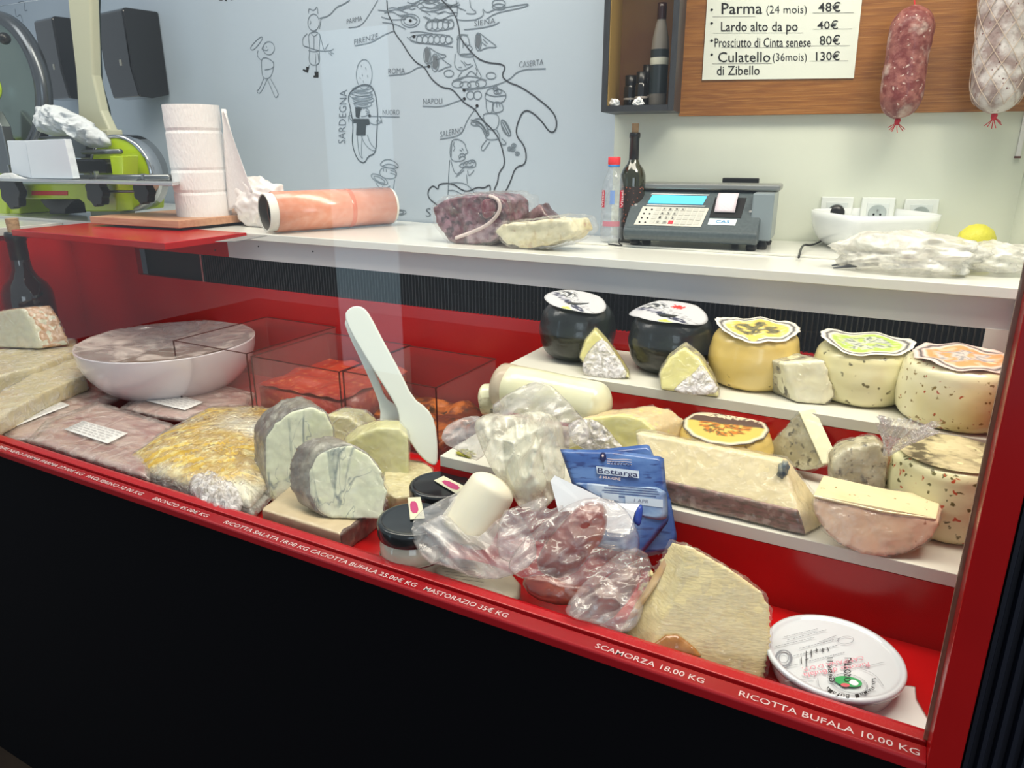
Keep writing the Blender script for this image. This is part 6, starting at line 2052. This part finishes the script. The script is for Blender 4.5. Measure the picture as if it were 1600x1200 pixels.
# small pieces behind
GS = 'small wrapped pieces behind the blue cheeses'
pl = FP(540, 690, n=(0.3, -0.9, 0.3), y=0.97)
chunk('cheese_piece', 'small film wrapped piece half hidden behind the taller blue cheese', 'cheese', [(480, 720, 'b'), (490, 665), (512, 648), (545, 652), (563, 668), (566, 720, 'b')], pl, (0.0, 0.05, 0), mat('buttery_paste', (214, 210, 160), 0.45, layers=[('noise', 20, 0.5, 0.65, (206, 196, 110))], coat=0.6, coat_bump=(80, 0.7)), group=GS, wrap=M_WRAPM)
pl = FP(600, 715, n=(0.3, -0.9, 0.3), y=0.93)
chunk('cheese_piece', 'rounded pale green wedge beside the white scrapers', 'cheese', [(530, 735, 'b'), (540, 695), (560, 680), (590, 669), (625, 670), (639, 685), (641, 735, 'b')], pl, (-0.03, 0.035, 0), mat('pale_green_paste', (204, 202, 142), 0.42, layers=[('noise', 9, 0.45, 0.7, (216, 212, 170))], coat=0.5, coat_bump=(60, 0.3)), group=GS)
zt3 = 0.958
tq3 = [at(a, b, z=zt3) for a, b in ((596, 742), (612, 724), (650, 714), (686, 738), (650, 775), (606, 778))]
sp3 = thing('cheese_piece', 'flat pale slab between the blue cheese and the black lidded jars', 'cheese', (tq3[0].x, tq3[0].y, ZD), GS)
part('cheese', prism(smooth_loop(tq3, 1), (0, 0, -(zt3 - ZD) + 0.001)), mat('granular_cream', (212, 202, 156), 0.5, layers=[('noise', 60, 0.5, 0.62, (196, 184, 136))], coat=0.6, coat_bump=(120, 0.6)), sp3, remesh=0.003, disp=(0.02, 0.003))
part('plastic_wrap', prism(grow(smooth_loop(tq3, 1), 1.04, Vector((0, 0, 0.002))), (0, 0, -(zt3 - ZD))), M_WRAP, sp3, remesh=0.0035, disp=(0.012, 0.005))

# golden crusted cheese on a white tray, tightly wrapped
zy = 0.948
M_HAY = mat('golden_crust', (206, 170, 66), 0.5, layers=[('noise', 22, 0.45, 0.6, (182, 146, 40)), ('noise', 60, 0.5, 0.62, (222, 204, 130)), ('noise', 6, 0.54, 0.68, (214, 210, 190))], bump=(90, 0.5), coat=0.5, coat_bump=(60, 0.8))
M_SHINE = film('tight_shiny_film', a=0.10, gloss=0.45, bump=(50, 1.0), rough=0.07)
o1 = [(190, 716), (240, 680), (325, 634), (400, 632), (470, 642), (500, 660), (440, 740), (385, 800), (340, 780), (280, 762), (225, 742)]
P = [at(a, b, z=zy) for a, b in o1]
P = [Vector((p.x, max(p.y, 0.724), p.z)) for p in P]
hy = thing('wrapped_cheese', 'golden crusted cheese on a white tray in shiny film at the rail', 'cheese', (P[0].x + 0.1, P[0].y + 0.05, ZD))
part('tray', pillow([Vector((p.x, p.y, ZD + 0.008)) for p in P], ZV, 0.006, 0.007, rings=6, power=0.3), mat('foam_tray', (208, 208, 204), 0.5, coat=0.4), hy, smooth=True)
part('cheese', pillow(grow([Vector((p.x, p.y, ZD + 0.022)) for p in P], 0.94), ZV, 0.040, 0.010, rings=22, n=100, power=0.5, round_=0, wr=0.003, wrs=28), M_HAY, hy, smooth=True)
part('plastic_wrap', pillow(grow([Vector((p.x, p.y, ZD + 0.014)) for p in P], 1.02), ZV, 0.052, 0.012, rings=30, n=150, power=0.55, round_=0, wr=0.0045, wrs=60, ridge=True, along=Vector((0.75, 0.66, 0)).normalized()), M_SHINE, hy, smooth=True)
part('film_end', pillow([at(a, b, z=0.945) for a, b in ((290, 745), (330, 740), (372, 760), (384, 796), (350, 806), (300, 780))], ZV, 0.022, 0.010, rings=16, n=90, wr=0.006, wrs=60, ridge=True), M_FROST, hy, smooth=True)

# vacuum packs of sliced ham with paper labels
M_VAC = mat('sliced_ham_pack', (190, 158, 148), 0.3, layers=[('noise', 7, 0.42, 0.6, (158, 108, 104), (1, 2.5, 1)), ('noise', 26, 0.5, 0.7, (206, 178, 164), (1, 4, 1))], coat=0.6, coat_rough=0.15, coat_bump=(20, 0.4))
M_VACB = film('vacuum_bag', tint=(232, 218, 210), a=0.22, gloss=0.35, bump=(20, 0.6), rough=0.12)
GV = 'vacuum packs of sliced ham'


def vac(lab, o, z, tagq, label_rows=5):
    P = [at(a, b, z=z) for a, b in o]
    P = [Vector((p.x, max(p.y, 0.716), p.z)) for p in P]
    c = sum(P, Vector()) / len(P)
    s = thing('vacuum_pack', lab, 'packed ham', (c.x, c.y, z - 0.008), GV)
    part('ham', pillow(grow(P, 0.93), ZV, 0.006, 0.006, rings=10, power=0.25, round_=0, wr=0.001, wrs=22), M_VAC, s, smooth=True)
    part('bag', pillow(P, ZV, 0.010, 0.007, rings=20, n=110, power=0.3, round_=0, wr=0.0016, wrs=22, ridge=True, seed=z * 50), M_VACB, s, smooth=True)
    zt = z + 0.0115
    q = [at(a, b, z=zt) for a, b in tagq]
    nu, nv = 8, 5
    g = sheet4(q[0], q[1], q[2], q[3], nu, nv, wr=0.0008, wrs=20)
    plb = part('paper_label', g, mat('label_paper', (226, 224, 222), 0.5), s, smooth=True, solid=0.0003)
    rn = random.Random(int(z * 1e4) + len(lab))
    rows = []
    for k in range(label_rows):
        v = (k + 1) / (label_rows + 1)
        if (q[1] - q[0]).length > (q[3] - q[0]).length:
            a, b = q[0].lerp(q[3], v), q[1].lerp(q[2], v)
        else:
            a, b = q[0].lerp(q[1], v), q[3].lerp(q[2], v)
        u = 0.06
        while u < 0.9:
            e = min(0.94, u + rn.uniform(0.05, 0.16))
            rows.append(ribbon([a.lerp(b, u) + ZV * 0.0022, a.lerp(b, e) + ZV * 0.0022], 0.0013, ZV, sm=0))
            u = e + 0.03
    part('small_print', join(*rows), mat('print_grey3', (128, 126, 130), 0.7), plb, stuff=True)
    return s


vac('vacuum pack furthest back, its label pointing to the white oval bowl', [(185, 640), (250, 596), (330, 600), (400, 615), (390, 640), (320, 662), (250, 655)], 0.938, [(228, 626), (262, 612), (318, 628), (289, 641)])
vac('leftmost vacuum pack with a long narrow label under the wrapped wedges', [(-40, 680), (-30, 640), (60, 598), (130, 588), (208, 616), (150, 640), (60, 690), (0, 700)], 0.936, [(0, 659), (92, 626), (109, 633), (22, 667)])
vac('vacuum pack nearest the rail with a square white label', [(16, 698), (70, 658), (150, 628), (272, 664), (240, 715), (205, 765), (100, 742)], 0.946, [(100, 671), (130, 657), (200, 677), (168, 693)])

# wrapped cheeses at the far left
M_LC = mat('beige_wrapped_paste', (206, 192, 146), 0.42, layers=[('noise', 5, 0.4, 0.75, (214, 204, 168))], coat=0.7, coat_rough=0.15, coat_bump=(9, 0.3))
GC = 'wrapped cheeses at the far left'


def slab(name, lab, top, z, th, m=M_LC, wr=M_WRAPM, zbase=None):
    P = [at(a, b, z=z) for a, b in top]
    c = sum(P, Vector()) / len(P)
    s = thing(name, lab, 'cheese', (c.x, c.y, z - th), GC)
    part('cheese', prism(P, (0, 0, -th)), m, s, remesh=0.005, disp=(0.04, 0.004))
    part('plastic_wrap', prism(grow(P, 1.03, Vector((0, 0, 0.002))), (0, 0, -th)), wr, s, remesh=0.005, disp=(0.03, 0.008))
    return s


slab('cheese_slab', 'broad beige wrapped cheese slab under the small wedge at far left', [(-60, 560), (0, 534), (70, 524), (118, 530), (122, 548), (60, 572), (-60, 600)], 1.0, 0.08)
slab('cheese_slab', 'long wrapped cheese wedge running back beside the vacuum packs', [(-60, 655), (0, 612), (60, 578), (120, 550), (136, 560), (134, 585), (70, 612), (0, 650), (-60, 690)], 0.985, 0.04)
pl = FP(40, 545, n=(0.35, -0.88, 0.3), z=1.004)
chunk('cheese_wedge', 'small brown edged wedge in film in front of the big dark bottle', 'cheese', [(-20, 552, 'b'), (-20, 490), (10, 484), (32, 482), (45, 500), (58, 530), (62, 548, 'b')], pl, (0.03, 0.06, 0), mat('grey_green_paste', (178, 176, 148), 0.45, layers=[('noise', 14, 0.5, 0.7, (192, 180, 146))], coat=0.8, coat_bump=(50, 0.6)), zb=1.003, rind=mat('ochre_rind', (168, 122, 72), 0.4, coat=0.8, coat_bump=(60, 0.6)), rs=1.015, face=0.12, rm=0.004, group=GC)

# big dark bottle
YBT = 1.13
bb_ = at(42, 480, y=YBT)
bz = Vector((bb_.x, YBT, ZD))
zt5 = at(20, 362, y=YBT).z
bz = Vector(((at(22, 362, y=YBT).x + at(45, 470, y=YBT).x) / 2, YBT, ZD))
M_BROWN = mat('brown_black_glass', (24, 12, 12), 0.06, coat=1)
hb2 = zt5 - ZD
rb2 = 36 / pxm(Vector((bz.x, YBT, 1.1)))
big = thing('wine_bottle', 'large dark corked bottle at the left edge inside the case', 'bottle', bz)
part('body', lathe([(0, 0.002), (rb2 * 0.85, 0.0), (rb2, 0.006), (rb2, hb2 * 0.50), (rb2 * 0.97, hb2 * 0.55), (rb2 * 0.82, hb2 * 0.61), (rb2 * 0.55, hb2 * 0.66), (rb2 * 0.40, hb2 * 0.72), (rb2 * 0.36, hb2 * 0.80)], bz, n=48), M_BROWN, big, smooth=True)
part('neck_foil', lathe([(rb2 * 0.365, hb2 * 0.72), (rb2 * 0.36, hb2 * 0.93), (rb2 * 0.40, hb2 * 0.935), (rb2 * 0.40, hb2 * 0.985), (rb2 * 0.37, hb2), (rb2 * 0.2, hb2)], bz, n=40), M_DARKPL, big, smooth=True)
part('cork', lathe([(rb2 * 0.22, hb2 * 0.97), (rb2 * 0.25, hb2 + 0.036), (0, hb2 + 0.037)], bz, n=24), mat('cork', (176, 142, 104), 0.8, bump=(120, 0.5)), big, smooth=False)
cw = math.atan2(CAM.y - bz.y, CAM.x - bz.x)
part('label', patch(bz, rb2 * 1.01, cw - 0.25, cw + 0.62, hb2 * 0.25, hb2 * 0.44), mat('pale_label', (190, 196, 202), 0.5), big, smooth=True)

# oval white bowl with film over it
bc2 = (at(120, 550, z=1.052) + at(398, 512, z=1.052)) / 2
rbw = (at(120, 550, z=1.052) - at(398, 512, z=1.052)).length / 2
bc2 = Vector((bc2.x, bc2.y - 0.01, ZD))
bw = thing('white_bowl', 'wide white bowl covered with clear film at the back left', 'bowl', bc2)
Hb = 1.052 - ZD
M_CER2 = mat('glazed_white', (212, 204, 208), 0.18, coat=0.7)
ob = [(0, 0.001), (rbw * 0.42, 0.001), (rbw * 0.46, 0.004)]
for k in range(1, 12):
    t = k / 11
    ob.append((rbw * (0.46 + 0.54 * math.sin(t * PI / 2)), 0.004 + (Hb - 0.006) * (1 - math.cos(t * PI / 2)) ** 0.85))
ob += [(rbw * 1.0, Hb), (rbw * 0.985, Hb + 0.001), (rbw * 0.97, Hb - 0.002)]
for k in range(10, -1, -1):
    t = k / 11
    ob.append((rbw * (0.45 + 0.51 * math.sin(t * PI / 2)), 0.012 + (Hb - 0.016) * (1 - math.cos(t * PI / 2)) ** 0.85))
ob.append((0, 0.012))
part('bowl', lathe(ob, bc2, n=80), M_CER2, bw, smooth=True)
part('contents', lathe([(0, Hb * 0.60), (rbw * 0.5, Hb * 0.58), (rbw * 0.80, Hb * 0.55), (rbw * 0.80, Hb * 0.45), (0, Hb * 0.45)], bc2, n=60), mat('brown_contents', (164, 146, 130), 0.6, layers=[('noise', 12, 0.4, 0.7, (146, 124, 106), (1, 4, 1))], bump=(40, 0.3)), bw, smooth=True)
part('plastic_wrap', disc_print(bc2 + ZV * (Hb + 0.0025), (0, 0, 1), rbw * 0.995, rbw * 0.995, 0, lambda x, y: (0, 0, 0), rings=24, n=110, lift=lambda x, y: -0.008 * (1 - x * x - y * y) + 0.004 * nz(x, y, 3.2))[0], film('bowl_film', tint=(214, 202, 196), a=0.42, gloss=0.22, bump=(12, 0.6, ), rough=0.1), bw, smooth=True)

# clear acrylic boxes with what they hold, and two white scrapers
M_ACR = mat('acrylic', (200, 170, 168), 0.05, alpha=0.06, edge=0.22, coat=0.6)
M_ACRE = mat('acrylic_edge', (84, 48, 46), 0.15, alpha=0.7)
GA = 'clear acrylic boxes'


def acrylic(lab, fl, fr, zr, yb, fill=None):
    A = at(*fl, z=zr)
    B = at(*fr, z=zr)
    y0 = (A.y + B.y) / 2
    x0, x1 = A.x, B.x
    s = thing('acrylic_box', lab, 'box', ((x0 + x1) / 2, y0, ZD), GA)
    t_ = 0.003
    zb = ZD + 0.0006
    part('front_wall', box(x0, x1, y0, y0 + t_, zb, zr), M_ACR, s)
    part('back_wall', box(x0, x1, yb - t_, yb, zb, zr), M_ACR, s)
    part('side_wall', box(x0, x0 + t_, y0 + t_, yb - t_, zb, zr), M_ACR, s)
    part('side_wall', box(x1 - t_, x1, y0 + t_, yb - t_, zb, zr), M_ACR, s)
    part('bottom', box(x0 + t_, x1 - t_, y0 + t_, yb - t_, zb, zb + t_), M_ACR, s)
    e = 0.0012
    part('rim', join(box(x0 - e, x1 + e, y0 - e, y0 + t_, zr, zr + e), box(x0 - e, x1 + e, yb - t_, yb + e, zr, zr + e), box(x0 - e, x0 + t_, y0 + t_, yb - t_, zr, zr + e), box(x1 - t_, x1 + e, y0 + t_, yb - t_, zr, zr + e),
                      box(x0 - e, x0 + e, y0 - e, y0 + e, zb, zr), box(x1 - e, x1 + e, y0 - e, y0 + e, zb, zr)), M_ACRE, s)
    return s, x0, x1, y0


acrylic('leftmost clear acrylic box overlapping the white bowl', (270, 533), (386, 553), 1.085, 1.315)
s2, xa, xb, ya = acrylic('middle clear acrylic box behind the golden crusted cheese', (390, 558), (532, 581), 1.068, 1.312)
s3, xc, xd, yc = acrylic('rightmost clear acrylic box with the two white scrapers', (537, 580), (680, 607), 1.066, 1.312)
M_BR = mat('amber_pieces', (170, 58, 36), 0.4, layers=[('noise', 14, 0.4, 0.7, (150, 34, 28)), ('noise', 70, 0.55, 0.7, (196, 110, 70))], bump=(40, 0.7), coat=0.5)
heap = grid(lambda u, v: (xa + 0.006 + (xb - xa - 0.012) * u, ya + 0.006 + (1.30 - ya) * v, ZD + 0.05 + 0.012 * noise.noise(Vector((u * 5, v * 5, 1)))), 30, 30)
heap = join(([p + ZV * 0.038 for p in heap[0]], heap[1]), box(xa + 0.006, xb - 0.006, ya + 0.0065, 1.30, ZD + 0.005, ZD + 0.08))
o = single('sun_dried_pieces', 'reddish brown loose pieces filling the middle acrylic box', 'preserves', heap, M_BR, smooth=True)
o['kind'] = 'stuff'
heap = grid(lambda u, v: (xc + 0.006 + (xd - xc - 0.012) * u, yc + 0.006 + (1.30 - yc) * v, ZD + 0.035 + 0.014 * noise.noise(Vector((u * 5, v * 5, 7)))), 30, 30)
heap = join(heap, box(xc + 0.006, xd - 0.006, yc + 0.0065, 1.30, ZD + 0.005, ZD + 0.03))
o = single('olive_mix', 'dark brown and amber loose pieces in the rightmost acrylic box', 'preserves', heap, mat('olive_pieces', (96, 50, 30), 0.35, layers=[('noise', 20, 0.5, 0.6, (186, 104, 40)), ('noise', 34, 0.55, 0.64, (50, 44, 26))], bump=(40, 0.8), coat=0.6), smooth=True)
o['kind'] = 'stuff'
M_SCR = mat('white_plastic', (216, 222, 214), 0.3, coat=0.3)
pls = FP(640, 640, n=(0.45, -0.80, 0.40), y=1.0)
sp1 = outline([(537, 492), (545, 481), (556, 477), (568, 480), (578, 492), (600, 535), (625, 580), (645, 622), (668, 638), (680, 660), (684, 700), (683, 728), (672, 726), (655, 712), (640, 690), (625, 668), (622, 642), (610, 620), (575, 565), (548, 520)], pls, ZD)
st = thing('scraper', 'front white plastic scraper with broad blade standing by the acrylic box', 'scraper', sp1[12], 'white plastic scrapers')
part('handle_and_blade', prism(smooth_loop(sp1, 1), pls[1] * -0.008), M_SCR, st, bevel=0.003, seg=3)
pls2 = (pls[0] - pls[1] * 0.026, pls[1])
sp2 = outline([(536, 500), (548, 498), (565, 540), (590, 590), (602, 622), (618, 632), (628, 650), (626, 700), (600, 690), (593, 665), (594, 636), (583, 606), (562, 560), (545, 525)], pls2, ZD + 0.03)
st = thing('scraper', 'rear white plastic scraper leaning inside the rightmost acrylic box', 'scraper', sp2[8], 'white plastic scrapers')
part('handle_and_blade', prism(smooth_loop(sp2, 1), pls[1] * -0.008), M_SCR, st, bevel=0.003, seg=3)
